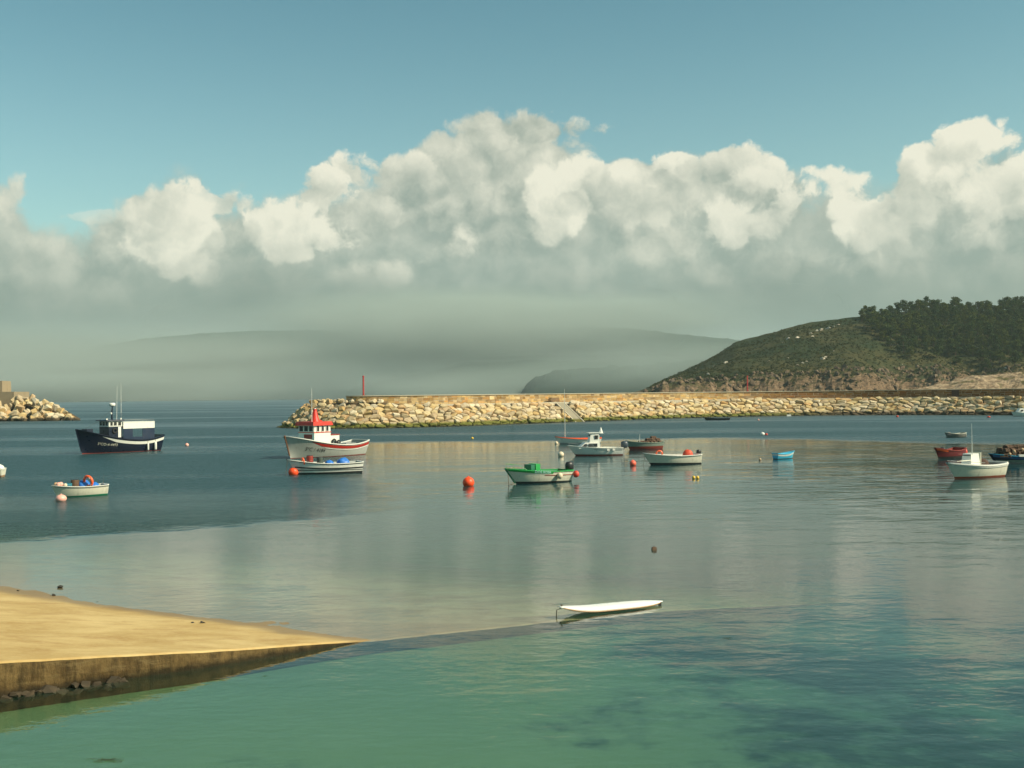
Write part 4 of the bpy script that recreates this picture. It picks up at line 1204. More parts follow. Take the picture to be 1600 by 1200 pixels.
def buoy_obj(name, loc, r, mat, label, cat='buoy', group=None, sq=.95, sink=.25, ring=True):
    e = tag(empty(name, loc), label, cat, group)
    MB().ball((0, 0, r * sq * (1 - 2 * sink) + r * sq * sink), r, sq).build('float', mat, e, True)
    if ring:
        zt = r * sq * (1 - sink) + r * sq
        MB().lathe([(r * .16, zt - .05 - r * .1), (r * .14, zt + r * .1), (r * .05, zt + r * .14)], n=8).build('eye', mat, e)
    return e
def lifebuoy(loc, rz, r, label, lean=0.2):
    e = tag(empty('lifebuoy', loc, rz), label, 'lifebuoy')
    MB().torus((0, 0, r), r * .78, r * .22, 'X').build('ring', ORANGE, e, True)
    for i in range(4):
        a = pi / 4 + i * pi / 2; t = MB().torus((0, 0, 0), r * .225, r * .04, 'X', 10, 4)
        c = Vector((0, cos(a) * r * .78, r + sin(a) * r * .78)); m_ = Matrix.Rotation(a, 3, 'X') @ Matrix.Rotation(pi / 2, 3, 'Z')
        t.v = [tuple(m_ @ Vector(v) + c) for v in t.v]; t.build('band', WHITE, e)
    e.rotation_euler = (0, lean, rz); return e
def lump(name, mat, loc, d, label, cat, seed=1, group=None, amp=.22):
    """soft heap (tarpaulin, sack, net)"""
    vs, fs = [], []; n, m_ = 22, 12
    for i in range(m_ + 1):
        th = pi * i / m_
        for k in range(n):
            ph = 2 * pi * k / n; q = Vector((sin(th) * cos(ph), sin(th) * sin(ph), cos(th)))
            f = 1 + amp * 1.6 * fbm(q.x * 1.8 + seed, q.y * 1.8, q.z * 1.8, 4)
            vs.append((q.x * d[0] / 2 * f, q.y * d[1] / 2 * f, max(-.1, q.z) * d[2] * f + .02))
    for i in range(m_):
        for k in range(n): fs.append((i * n + k, i * n + (k + 1) % n, (i + 1) * n + (k + 1) % n, (i + 1) * n + k))
    o = MB().add(vs, fs).build(name, mat, None, True, loc); return tag(o, label, cat, group)
def crate(loc, rz, d, mat, label, name='fish_crate', cat='crate'):
    e = tag(empty(name, loc, rz), label, cat); t = .03; L_, W_, H_ = d
    for s_ in (-1, 1):
        b1 = MB(); b2 = MB()
        for k in range(3):
            z = H_ * (k + .5) / 3
            b1.box((0, s_ * W_ / 2, z), (L_, t, H_ / 3 * .72)); b2.box((s_ * L_ / 2, 0, z), (t, W_, H_ / 3 * .72))
        for c_ in (-1, 1): b1.box((c_ * L_ / 2, s_ * W_ / 2, H_ / 2), (t * 1.6, t * 1.6, H_))
        b1.build('side', mat, e); b2.build('end', mat, e)
    MB().box((0, 0, t / 2 + .002), (L_, W_, t)).build('base', mat, e); return e
def drum(loc, r, h, mat, label, name='drum', cat='drum'):
    e = tag(empty(name, loc), label, cat)
    MB().lathe([(r * .94, 0), (r, .03), (r, h * .32), (r * 1.04, h * .34), (r, h * .36), (r, h * .66), (r * 1.04, h * .68), (r, h * .7), (r, h - .03), (r * .92, h)], n=16).build('body', mat, e)
    MB().lathe([(r * .9, h), (r * .9, h + .03)], n=16).build('lid', BLACK, e); return e
def whip(root, x, y, z0, z1, name='antenna', r=.022, mat=WHITE, lean=0.0):
    MB().tube([(x, y, z0), (x + lean * .5, y, (z0 + z1) / 2), (x + lean, y, z1)], [r * 1.3, r, r * .6], 5).build(name, mat, root)
def chain(root, pts, r=.022, name='mooring_rope', mat=ROPE):
    P_ = [Vector(p) for p in pts]; MB().tube(P_, r, 5).build(name, mat, root)
def sag(a, b, d, n=8):
    a, b = Vector(a), Vector(b); return [a.lerp(b, i / n) - Vector((0, 0, d * 4 * (i / n) * (1 - i / n))) for i in range(n + 1)]
def fender(loc, r, h, mat, label, group=None):
    e = tag(empty('fender', loc), label, 'fender', group)
    MB().lathe([(r * .3, 0), (r * .85, h * .06), (r, h * .14), (r, h * .86), (r * .85, h * .94), (r * .3, h)], n=10).build('body', mat, e, True)
    MB().tube([(0, 0, h), (0, 0, h + .45)], .015, 4).build('line', ROPE, e)
def ballfender(loc, r, mat, label):
    e = tag(empty('ball_fender', loc), label, 'fender')
    MB().ball((0, 0, 0), r, 1.1).build('body', mat, e, True); MB().tube([(0, 0, r), (0, 0, r + .3)], .015, 4).build('line', ROPE, e)

# ---- 1 blue fishing boat, left
H = Hull(12.2, 3.9, 3.25, 1.62, 2.12, draft=.8, tw=.80, rake=.85, flare=1.05, tmax=.5, full=5.0, srake=.45, base=.24, low=.30)
B1 = Boat('fishing_boat', H, 232, 119, 257, 706.5, 'navy blue fishing boat with white stripe, white topped deckhouse and radar, left')
r_ = B1.root
H.build(r_, NAVY, ANTI_R, NAVY, BROWN, NAVY, wl=lambda t: .05 + .06 * t, floor=.75, th=.10, rimw=.07, rimh=.09, deck_t=[(.78, .965)], deck_m=NAVY)
H.strip('white_stripe', WHITE, r_, .0, .80, lambda t: H.sh(t) - .24 - .36 * min(1, (.80 - t) / .16), lambda t: H.sh(t) - .22, .02, 34)
H.strip('rubbing_strake', NAVY, r_, 0, .97, lambda t: H.sh(t) - .20, lambda t: H.sh(t) - .09, .05, 34)
H.text('3ªCO-4-4493', r_, CREAM, .84, lambda t: H.sh(t) - 1.22 + (t - .7) * -1.6, .50)
MB().tube([H.P(1, 3.3) + Vector((.06, 0, 0)), H.P(1, 1.7) + Vector((.04, 0, 0)), H.P(1, .3) + Vector((.04, 0, 0))], [.09, .08, .07], 6).build('stem', NAVY, r_)
# bow box / windlass
MB().box((4.7, .3, 3.0), (.9, 1.2, .55)).build('bow_locker', NAVY, r_)
# wheelhouse
wx, wy, z0, lx, ly = 1.1, 0.0, .75, 2.0, 2.3
MB().box((wx, wy, 2.12), (lx, ly, 2.75)).build('wheelhouse_base', NAVY, r_)
up_ = MB().box((wx, wy, 3.86), (lx + .04, ly + .04, .74)).build('wheelhouse', WHITE, r_)
for yy in (-.72, 0, .72): window(r_, (wx + lx / 2 + .04, yy, 3.88), .54, .50, 'x')
for xx in (.55, 1.2, 1.75):
    window(r_, (xx, ly / 2 + .04, 3.88), .36 if xx > 1.3 else .44, .50, 'y'); window(r_, (xx, -ly / 2 - .04, 3.88), .40, .50, 'y')
MB().box((wx + .12, wy, 4.33), (lx + .7, ly + .5, .16), taper=(.94, .94)).build('roof', NAVY, r_)
MB().box((.55, ly / 2 + .02, 2.75), (.42, .05, 1.4)).build('door', WHITE, r_)
e = MB().torus((1.3, ly / 2 + .10, 2.95), .28, .10, 'Y', 16, 6).build('tyre_fender', BLACK, r_)
# after shelter with open window
sh_ = MB(); x0_, x1_, yy = -4.7, .1, 1.32
for s_ in (1, -1):
    sh_.box(((x0_ + x1_) / 2, s_ * yy, 3.60), (x1_ - x0_, .06, .86))
sh_.box((x0_ + .03, 0, 3.80), (.055, 2 * yy - .07, .45)); sh_.box(((x0_ + x1_) / 2, 0, 4.06), (x1_ - x0_ + .05, 2 * yy + .12, .06))
sh_.build('shelter_top', WHITE, r_)
SHELT = paint('slate_blue_paint', (.012, .024, .055), .4, .3)
for s_ in (1, -1):
    lo_ = MB().box((-.62, s_ * yy, 2.14), (1.40, .06, 2.04))
    lo_.build('shelter_side', SHELT, r_)
    if s_ > 0: MB().box((-3.75, s_ * yy, 2.14), (1.85, .06, 2.04)).build('shelter_side', SHELT, r_)
    MB().box((-2.06, s_ * yy, 1.60), (1.5, .055, .9)).build('shelter_sill', SHELT, r_)
rl_ = MB()
for i in range(5):
    x = x0_ + .1 + i * (x1_ - x0_ - .2) / 4
    for s_ in (1, -1): rl_.tube([(x, s_ * yy, 4.08), (x, s_ * yy, 4.33)], .02, 4)
for s_ in (1, -1): rl_.tube([(x0_ + .1, s_ * yy, 4.33), (x1_ - .1, s_ * yy, 4.33)], .022, 4)
rl_.tube([(x0_ + .1, -yy, 4.33), (x0_ + .1, yy, 4.33)], .022, 4); rl_.build('roof_rail', ALU, r_)
mt_ = MB().tube([(.95, 0, 4.3), (.95, 0, 5.3), (.85, 0, 6.22)], [.13, .10, .08], 8).build('mast', NAVY, r_)
MB().box((.90, 0, 6.20), (.35, .35, .05)).build('bracket', NAVY, mt_)
MB().lathe([(.34, 6.23), (.42, 6.30), (.42, 6.58), (.32, 6.66)], (.90, 0, 0), 16).build('radar_dome', WHITE, mt_, True)
MB().lathe([(.08, 5.12), (.12, 5.18), (.12, 5.34), (.05, 5.38)], (1.15, .15, 0), 10).build('mast_lamp', WHITE, mt_)
MB().box((2.0, .4, 4.50), (.22, .3, .18)).build('searchlight', WHITE, r_)
MB().box((.2, .9, 4.52), (.2, .2, .2)).build('navigation_lamp', WHITE, r_)
whip(r_, .3, .1, 4.4, 8.9, lean=-.10); whip(r_, -.5, -.1, 5.3, 9.4, 'antenna'); MB().tube([(-.5, -.1, 4.08), (-.5, -.1, 5.3)], .03, 5).build('antenna_pole', ALU, r_)
MB().tube(sag((4.9, 0, 3.2), (.9, 0, 5.8), .15), .012, 4).build('forestay', ROPE, r_)
for k, (t, h_, rr) in enumerate(((.235, .85, .11), (.125, .98, .15))):
    p = H.P(t, .95, 1, .17); fender(B1.w(p.x, p.y, .12), rr, h_, WHITE, ['slim white fender hanging on the side of the navy fishing boat', 'fatter white fender nearest the stern of the navy fishing boat'][k])

# ---- 2 grey and white boat with red wheelhouse roof
H = Hull(10.8, 3.7, 2.30, 1.18, 1.50, draft=.75, tw=.70, rake=.75, flare=1.05, tmax=.48, full=5.0, srake=.4, base=.26, low=.30)
B2 = Boat('fishing_boat', H, 234, 443, 577, 713, 'grey and white fishing boat with red stripe and bright red wheelhouse roof')
r_ = B2.root
H.build(r_, paint('pale_grey_hull_paint', (0.42, 0.42, 0.37), .45, .45), ANTI_R, GREYP, TEAL, WHITE, wl=.06, floor=.72, th=.10, rimw=.06, rimh=.08, deck_t=[(.80, .965)], deck_m=TEAL)
H.strip('red_stripe', paint('dark_red_stripe', (0.40, 0.022, 0.012), .4, .3), r_, .0, .82, lambda t: H.sh(t) - .16 - .26 * min(1, (.82 - t) / .12), lambda t: H.sh(t) - .14, .02, 34)
H.strip('lower_moulding', WHITE, r_, .0, .66, lambda t: H.sh(t) - .56, lambda t: H.sh(t) - .50, .04, 26)
H.text('3ªC / 4184', r_, BLACK, .865, lambda t: H.sh(t) - 1.0 - .8 * (t - .7), .55)
MB().tube([H.P(1, 2.36) + Vector((.05, 0, 0)), H.P(1, 1.3) + Vector((.04, 0, 0)), H.P(1, .3) + Vector((.04, 0, 0))], [.10, .09, .07], 6).build('stem', paint('rusty_stem', (.16, .07, .035), .8, .5), r_)
wx, lx, ly = 1.35, 2.3, 2.3
MB().box((wx, 0, 1.70), (lx, ly, 1.8)).build('wheelhouse_base', WHITE, r_)
MB().box((wx, 0, 2.94), (lx - .02, ly - .02, .72)).build('wheelhouse', WHITE, r_)
MB().box((wx, 0, 2.58), (lx + .10, ly + .10, .07)).build('sill_band', REDP, r_)
MB().box((wx + lx / 2 + .02, .25, 2.15), (.05, 1.15, .46)).build('name_board', DRED, r_)
for yy in (-.72, 0, .72): window(r_, (wx + lx / 2 + .02, yy, 2.96), .56, .54, 'x')
for xx in (.7, 1.35, 2.0):
    window(r_, (xx, ly / 2 + .02, 2.96), .32, .54, 'y'); window(r_, (xx, -ly / 2 - .02, 2.96), .34, .54, 'y')
MB().box((wx + .06, 0, 3.47), (lx + .50, ly + .40, .38), taper=(.93, .93)).build('roof', REDP, r_)
MB().box((wx - .2, 0, 3.72), (1.1, 1.0, .18), taper=(.7, .7)).build('roof_hatch', REDP, r_)
MB().lathe([(.52, 3.6), (.38, 4.1), (.20, 4.80), (.21, 4.82), (.21, 4.95)], (wx - .05, 0, 0), 12).build('funnel_mast', REDP, r_)
MB().box((wx - .05, 0, 4.99), (.16, .16, .10)).build('masthead_lamp', WHITE, r_)
MB().box((-.45, .25, 1.75), (1.3, 1.7, .95)).build('engine_casing', WHITE, r_)
MB().box((-.45, .25, 2.27), (1.4, 1.8, .09)).build('casing_top', DRED, r_)
MB().torus((-.2, 1.25, 1.55), .24, .09, 'Y', 14, 6).build('tyre_fender', BLACK, r_)
MB().torus((-.85, 1.25, 1.45), .20, .08, 'Y', 14, 6).build('tyre_fender', BLACK, r_)
whip(r_, 2.1, .4, 3.5, 7.1, r=.03)
MB().box((-3.6, -.3, 1.0), (1.5, 1.3, .5)).build('fish_hold_hatch', GREYP, r_)
MB().lathe([(.13, 0), (.13, .5), (.05, .56)], (.9, 1.5, .95), 10).build('winch', WHITE, r_)

# ---- 3 white open boat with black stripes, in front
H = Hull(6.3, 2.1, 1.28, .86, .90, draft=.3, tw=.80, rake=.75, flare=.45, srake=.06)
B3 = Boat('open_boat', H, 207, 450, 568, 740, 'white open boat with black stripes moored in front of the red roofed one')
r_ = B3.root
H.build(r_, WHITE, ANTI_K, GREYP, TEAL, WHITE, wl=.16, floor=.30, deck_t=[(.80, .97)], deck_m=TEAL)
H.strip('black_stripe', BLACK, r_, 0, .97, lambda t: H.sh(t) * .52 - .05, lambda t: H.sh(t) * .52 + .06, .02)
H.strip('lower_stripe', BLACK, r_, 0, .97, lambda t: .26 + .10 * t, lambda t: .31 + .12 * t, .016)
H.strip('rubbing_strake', BLACK, r_, 0, .98, lambda t: H.sh(t) - .09, lambda t: H.sh(t) - .05, .035)
thwarts(H, r_, (.25, .62))
MB().tube([H.P(1, 1.26) + Vector((.08, 0, -.05)), H.P(1, 1.26) + Vector((.16, 0, .13))], .04, 6).build('stem_head', BLACK, r_)
chain(r_, sag((3.2, 0, 1.2), (3.35, -.1, -.2), 0.0))
lump('tarpaulin', BLUETARP, B3.w(-1.55, .1, .66), (1.15, 1.0, .56), 'larger blue tarpaulin bundle near the stern of the black striped boat', 'tarpaulin', 3)
lump('tarpaulin', BLUETARP, B3.w(-.35, .15, .66), (.75, .8, .42), 'smaller blue bundle amidships in the black striped boat', 'tarpaulin', 7)
lifebuoy(B3.w(1.9, .35, .78), B3.a, .32, 'orange lifebuoy standing at the bow of the black striped boat')
drum(B3.w(1.35, .2, .32), .26, 1.15, DRED, 'dark maroon drum behind the lifebuoy in the black striped boat')
drum(B3.w(.45, .1, .32), .24, .98, paint('dark_grey_green', (.05, .07, .055), .6, .3), 'dull dark green drum in the middle of the black striped boat')
whip(r_, .15, 0, .2, 1.15, 'tiller_post', .04, ALU)
MB().box((.85, -.2, .45), (.4, .5, .5)).build('engine_box', CREAM, r_)

# ---- 4 small white boat with green bottom, lower left
H = Hull(4.5, 1.9, 1.06, .86, .90, draft=.25, tw=.86, rake=.5, flare=.5, tmax=.5, full=2.8, srake=.03)
B4 = Boat('open_boat', H, 219, 80, 170, 775.5, 'small cream boat with green bottom and a lifebuoy aboard, lower left')
r_ = B4.root
H.build(r_, CREAM, ANTI_G, GREYP, GREYP, WHITE, wl=lambda t: .10 + .05 * (1 - t), floor=.15, deck_t=[(.76, .97)], deck_m=WHITE)
H.strip('rubbing_strake', paint('grey_rubber', (.25, .24, .2), .7, .3), r_, 0, .98, lambda t: H.sh(t) - .12, lambda t: H.sh(t) - .075, .03)
thwarts(H, r_, (.3, .6))
lifebuoy(B4.w(-.72, .45, .74), B4.a + .5, .40, 'orange lifebuoy standing upright in the small cream boat, lower left')
lump('tarpaulin', BLUETARP, B4.w(-.45, -.1, .66), (.8, .8, .50), 'blue cover behind the lifebuoy in the small cream boat, left side', 'tarpaulin', 5)
lump('tarpaulin', BLUETARP, B4.w(-1.35, -.1, .66), (.55, .8, .32), 'low blue cover by the stern of the small cream boat, right of the lifebuoy', 'tarpaulin', 15)
drum(B4.w(.35, .1, .45), .24, .70, BROWN, 'round brown fish basket amidships in the small cream boat', 'fish_basket', 'basket')
crate(B4.w(.95, -.1, .68), B4.a, (.4, .5, .36), paint('teal_plastic', (.03, .22, .30), .5, .2), 'teal blue plastic crate ahead of the basket in the small cream boat')
for k, (x, y, rr, mt) in enumerate(((1.55, .25, .15, BUOY_P), (1.85, -.1, .12, TAN), (1.25, .5, .11, BUOY_W), (1.75, .28, .13, BUOY_P))):
    z = H.sh(.5 + x / 4.6) + .02
    tag(MB().ball((0, 0, 0), rr, 1).build('net_float', mt, None, True, B4.w(x, y, z + rr * .9)), ['pink float on the foredeck of the small cream boat', 'tan float at the very bow of the small cream boat', 'cream float at the port rail of the small cream boat', 'second pink float beside the port bow of the small cream boat'][k], 'float', 'floats on the foredeck of the small cream boat')
whip(r_, 1.3, .0, .6, 1.75, 'pole', .012, ROPE); whip(r_, -1.9, .5, .5, 1.9, 'pole', .012, ROPE)

# ---- 5 boat cut by the left edge
H = Hull(5.2, 2.0, 1.0, .74, .80, draft=.25, tw=.86, rake=.6, srake=.1)
B5 = Boat('open_boat', H, 190, -82, 10, 746, 'white rounded stern of a boat cut off by the left edge')
r_ = B5.root
H.build(r_, CREAM, paint('tan_antifouling', (.30, .17, .09), .7, .4), GREYP, GREYP, WHITE, wl=.18, floor=.15, deck_t=[(.02, .30), (.75, .97)], deck_m=WHITE, deck_drop=-.10)
lump('boat_cover', WHITE, B5.w(-1.6, 0, .72), (1.7, 1.6, .50), 'white cover over the stern of the boat at the left edge', 'cover', 2, None, .1)

# ---- 6 green and white boat, centre
H = Hull(4.9, 1.95, 1.02, .74, .72, draft=.28, tw=.84, rake=.85, flare=.42, tmax=.48, full=2.4, srake=.0, low=.2)
B6 = Boat('open_boat', H, 214, 790, 896, 754, 'white open boat with green bow rail and dark outboard, centre of the harbour')
r_ = B6.root
H.build(r_, CREAM, ANTI_K, DGREEN, paint('green_floor', (.03, .14, .07), .7, .3), GREENP, wl=lambda t: .06 + .10 * t, floor=.14, deck_t=[(.84, .97)], deck_m=GREENP)
H.strip('green_sheer_band', GREENP, r_, .42, .99, lambda t: H.sh(t) - .15, lambda t: H.sh(t) + .035, .03)
H.strip('red_line', DRED, r_, .02, .56, lambda t: H.sh(t) - .29, lambda t: H.sh(t) - .245, .02)
H.text('DOS ROSA', r_, paint('pale_cyan_paint', (.62, .92, .92), .5, .05), .72, lambda t: H.sh(t) - .15, .25, off=.065)
MB().tube([H.P(1, 1.05) + Vector((.05, 0, 0)), H.P(1, .5) + Vector((.04, 0, 0)), H.P(1, .05) + Vector((.05, 0, 0))], [.06, .05, .05], 6).build('stem', DGREEN, r_)
pu = MB()
for s_ in (1, -1): pu.tube([H.P(.97, H.sh(.97), s_) + Vector((0, 0, .03)), H.P(.96, H.sh(.96), s_) + Vector((.06, 0, .34)), H.P(.88, H.sh(.88), s_) + Vector((0, -s_ * .08, .30)), H.P(.8, H.sh(.8), s_) + Vector((0, -s_ * .03, .02))], .014, 5)
pu.build('bow_rail', GREENP, r_)
cs = MB().box((.15, 0, .70), (.36, .80, 1.12)).build('console', GREENP, r_)
MB().box((.52, -.05, .98), (.30, .80, .48)).build('console_locker', DGREEN, r_)
MB().tube([(.0, .1, 1.2), (.0, .1, 1.6)], .012, 4).build('staff', ROPE, r_)
thwarts(H, r_, (.2,), WEATHWOOD)
outboard(H, r_, .0, s=1.15)
ballfender(B6.w(*(H.P(.32, .45, 1, .20))), .20, BUOY_W, 'cream ball fender on the side of the green and white boat')
ballfender(B6.w(*(H.P(0, .48, 1, .02) + Vector((-.17, .1, 0)))), .22, BUOY_R, 'red ball fender at the stern corner of the green and white boat')
chain(r_, sag(H.P(1, .72) + Vector((.06, 0, 0)), (2.75, .85, -.15), .08), .025)
chain(r_, [(2.75, .85, .04), (2.55, .45, .0), H.P(1, .05) + Vector((.05, .02, 0))], .018)

# ---- 7 white cabin motor boat
H = Hull(6.0, 2.25, 1.12, .82, .78, draft=.4, tw=.90, rake=1.0, flare=.45, tmax=.42, full=2.1, srake=.0, low=.25)
B7 = Boat('motor_boat', H, 190, 886, 974, 711.5, 'white motor boat with small tall cabin and black outboard')
r_ = B7.root
H.build(r_, WHITE, ANTI_R, WHITE, WHITE, WHITE, wl=lambda t: .12 + .05 * t, floor=.35, deck_t=[(.50, .97)], deck_m=WHITE)
H.strip('dark_rail_gap', GREYP, r_, .02, .62, lambda t: H.sh(t) - .24, lambda t: H.sh(t) - .18, .02)
cab = MB(); 
def trunk(mb, xa, xb, wa, wb, za, zb, xr=0.0):
    vs = [(xa, -wa, za), (xb, -wb, za), (xb, wb, za), (xa, wa, za), (xa, -wa * .84, zb), (xb - xr, -wb * .8, zb), (xb - xr, wb * .8, zb), (xa, wa * .84, zb)]
    mb.add(vs, [(3, 2, 1, 0), (4, 5, 6, 7), (0, 1, 5, 4), (1, 2, 6, 5), (2, 3, 7, 6), (3, 0, 4, 7)])
trunk(cab, -.45, 1.85, .92, .70, .80, 1.42, .75); cab.build('cabin_trunk', WHITE, r_)
for s_ in (1, -1):
    gl_ = MB(); y1 = .955; vs = [(-.15, s_ * .915, .98), (.85, s_ * .84, .98), (.80, s_ * .77, 1.32), (-.15, s_ * .845, 1.32)]
    gl_.add(vs + [(x, y - s_ * .05, z) for x, y, z in vs], [(0, 1, 2, 3), (4, 5, 6, 7), (0, 1, 5, 4), (2, 3, 7, 6), (1, 2, 6, 5), (3, 0, 4, 7)]); gl_.build('side_window', GLASS, r_)
    gl_ = MB(); vs = [(1.00, s_ * .82, .98), (1.55, s_ * .74, .98), (1.12, s_ * .68, 1.30), (.97, s_ * .75, 1.30)]
    gl_.add(vs + [(x, y - s_ * .05, z) for x, y, z in vs], [(0, 1, 2, 3), (4, 5, 6, 7), (0, 1, 5, 4), (2, 3, 7, 6), (1, 2, 6, 5), (3, 0, 4, 7)]); gl_.build('front_window', GLASS, r_)
trunk(up2 := MB(), -.42, .62, .58, .54, 1.42, 2.42, .16); up2.build('upper_cabin', WHITE, r_)
MB().box((.05, 0, 2.45), (1.3, 1.12, .07)).build('roof', WHITE, r_)
MB().box((-.72, 0, 2.40), (.5, .8, .05)).build('roof_overhang', WHITE, r_)
for s_ in (1, -1):
    MB().box((-.12, s_ * .545, 1.98), (.36, .05, .42)).build('cabin_window', GLASS, r_)
    MB().box((-.42, s_ * .50, 1.35), (.12, .08, 1.7)).build('pillar', WHITE, r_)
MB().box((.50, 0, 2.02), (.04, .82, .52)).build('windscreen', GLASS, r_)
MB().lathe([(.24, 0), (.10, .42), (.02, .62)], (-.78, 0, 2.43), 10).build('radar_reflector', WHITE, r_)
pr_ = MB()
for s_ in (1, -1):
    pts = [H.P(t, H.sh(t), s_) + Vector((0, -s_ * .04, .28)) for t in (.62, .72, .82, .92, .985)]; pr_.tube(pts, .014, 5)
    for t in (.62, .74, .86, .97):
        q = H.P(t, H.sh(t), s_) + Vector((0, -s_ * .04, 0)); pr_.tube([q, q + Vector((0, 0, .28))], .012, 4)
pr_.build('pulpit_rail', ALU, r_)
outboard(H, r_, 0, s=1.5, col=paint('slate_cowling', (.045, .06, .075), .35, .2))
for k, t in enumerate((.22, .34)):
    q = H.P(t, .5, 1, .10); MB().box((q.x, q.y, .62), (.28, .14, .16)).build('step_fender', WHITE, r_)

# ---- 8 white and orange rowing boat with a tall pole behind
H = Hull(5.6, 1.8, .86, .56, .60, draft=.25, tw=.7, rake=.6, srake=.1)
B8 = Boat('open_boat', H, 198, 867, 940, 693, 'white boat with orange rail and tall thin pole behind the motor boat')
r_ = B8.root
H.build(r_, WHITE, GREYP, ORANGE, ORANGE, ORANGE, wl=.12, floor=.2, rimh=.10)
thwarts(H, r_, (.3, .6), ORANGE)
whip(r_, 1.55, 0, .2, 6.4, 'mast', .035, paint('pale_pole', (.62, .62, .55), .5, .2))
ballfender(B8.w(2.65, .05, .12), .20, BUOY_W, 'cream ball fender under the bow of the orange railed boat')

# ---- 9 grey green boat loaded with pots
H = Hull(4.9, 1.9, 1.02, .74, .80, draft=.3, tw=.75, rake=.6, srake=.15)
B9 = Boat('open_boat', H, 205, 977, 1038, 701.5, 'grey green boat with red bottom loaded with brown pots')
r_ = B9.root
H.build(r_, GREYG, ANTI_R, BROWN, BROWN, GREYG, wl=.34, floor=.3)
whip(r_, .55, .1, .4, 1.75, 'post', .03, WHITE); thwarts(H, r_, (.75,))
def pot_mesh():
    fr = MB(); nt = MB()
    for x in (-.28, 0, .28):
        fr.tube([(x, -.2, 0), (x, -.2, .18), (x, -.1, .3), (x, .1, .3), (x, .2, .18), (x, .2, 0), (x, -.2, 0)], .022, 4)
    for y, z in ((-.2, .01), (.2, .01), (-.2, .18), (.2, .18), (0, .31)): fr.tube([(-.3, y, z), (.3, y, z)], .02, 4)
    prof = [(-.19, .02), (-.19, .17), (-.09, .28), (.09, .28), (.19, .17), (.19, .02)]
    nt.grid([[(x, y, z) for y, z in prof] for x in (-.29, .29)]); nt.add([(x, y, z) for x in (-.29,) for y, z in prof], [(0, 1, 2, 3, 4, 5)]); nt.add([(.29, y, z) for y, z in prof], [(0, 1, 2, 3, 4, 5)])
    return fr.mesh('frame'), nt.mesh('netting')
PF, PN = pot_mesh(); PF.materials.append(paint('dark_creel_frame', (.20, .12, .07), .8, .4, scale=4)); PN.materials.append(NET)
def pots(B, spots, label, group, s=1.0):
    rr = random.Random(len(spots))
    for i, (x, y, z) in enumerate(spots):
        e = tag(empty('lobster_pot', B.w(x, y, z), B.a + rr.uniform(-.7, .7), s), label, 'lobster pot', group)
        e.rotation_euler.x = rr.uniform(-.3, .3)
        for nm, me in (('frame', PF), ('netting', PN)):
            o = bpy.data.objects.new(nm, me); COL.objects.link(o); o.parent = e
sp = []
for i in range(5):
    for j in (-.4, .35): sp.append((-1.95 + i * .5, j, .62))
for i in range(3):
    for j in (-.25, .2): sp.append((-1.8 + i * .5, j, .90))
sp.append((-1.4, 0, 1.15))
pots(B9, sp, 'brown lobster pot in the heap filling the grey green boat', 'lobster pots in the grey green boat', .95)

# ---- 10 white boat with orange engine cover
H = Hull(5.3, 1.95, 1.04, .76, .80, draft=.3, tw=.88, rake=.8, flare=.45, srake=-.08)
B10 = Boat('open_boat', H, 201, 1004, 1097, 725.5, 'plain white open boat with orange engine cover at its stern')
r_ = B10.root
H.build(r_, CREAM, ANTI_K, WHITE, GREYP, WHITE, wl=lambda t: .10 + .10 * t, floor=.15, rimw=.07, deck_t=[(.84, .97)], deck_m=WHITE)
thwarts(H, r_, (.35, .62), WHITE)
lump('engine_cover', paint('orange_red_cover', (.62, .07, .025), .6, .25), B10.w(-1.75, .0, .60), (.95, .7, .60), 'rounded orange red cover over the engine of the plain white boat', 'engine cover', 9, None, .12)
lifebuoy(B10.w(1.0, -.1, .62), B10.a + 1.2, .32, 'pale orange lifebuoy leaning near the bow of the plain white boat')
chain(r_, sag(H.P(1, .75), (2.75, .2, -.2), .05), .02)
outboard(H, r_, 0, s=.8)

# ---- 11 dark flat boat by the pier
H = Hull(5.6, 1.7, .62, .40, .46, draft=.25, tw=.7, rake=.4, srake=.2)
B11 = Boat('rowing_boat', H, 184, 1100, 1141, 656.5, 'low dark boat moored close under the stone breakwater')
H.build(B11.root, paint('dark_tarred_wood', (.022, .024, .032), .6, .3), ANTI_K, BROWN, BROWN, NAVY, wl=.05, floor=.1); thwarts(H, B11.root, (.3, .6))

# ---- 12 sky blue dinghy
H = Hull(3.0, 1.4, .88, .58, .66, draft=.2, tw=.80, rake=.35, flare=.4, srake=.05)
B12 = Boat('dinghy', H, 28, 1206, 1241, 716.5, 'small sky blue dinghy with white upper band')
r_ = B12.root
H.build(r_, SKYB, ANTI_K, SKYB, SKYB, SKYB, wl=.05, floor=.1)
H.strip('white_band', WHITE, r_, 0.0, .97, lambda t: H.sh(t) - .26, lambda t: H.sh(t) - .04, .015, sides=(1, -1)); thwarts(H, r_, (.35, .65), SKYB)
MB().grid([[H.P(0, H.sh(0) - a_, sd_) + Vector((-.015, 0, 0)) for sd_ in (1, -1)] for a_ in (.04, .26)]).build('transom_band', WHITE, r_)

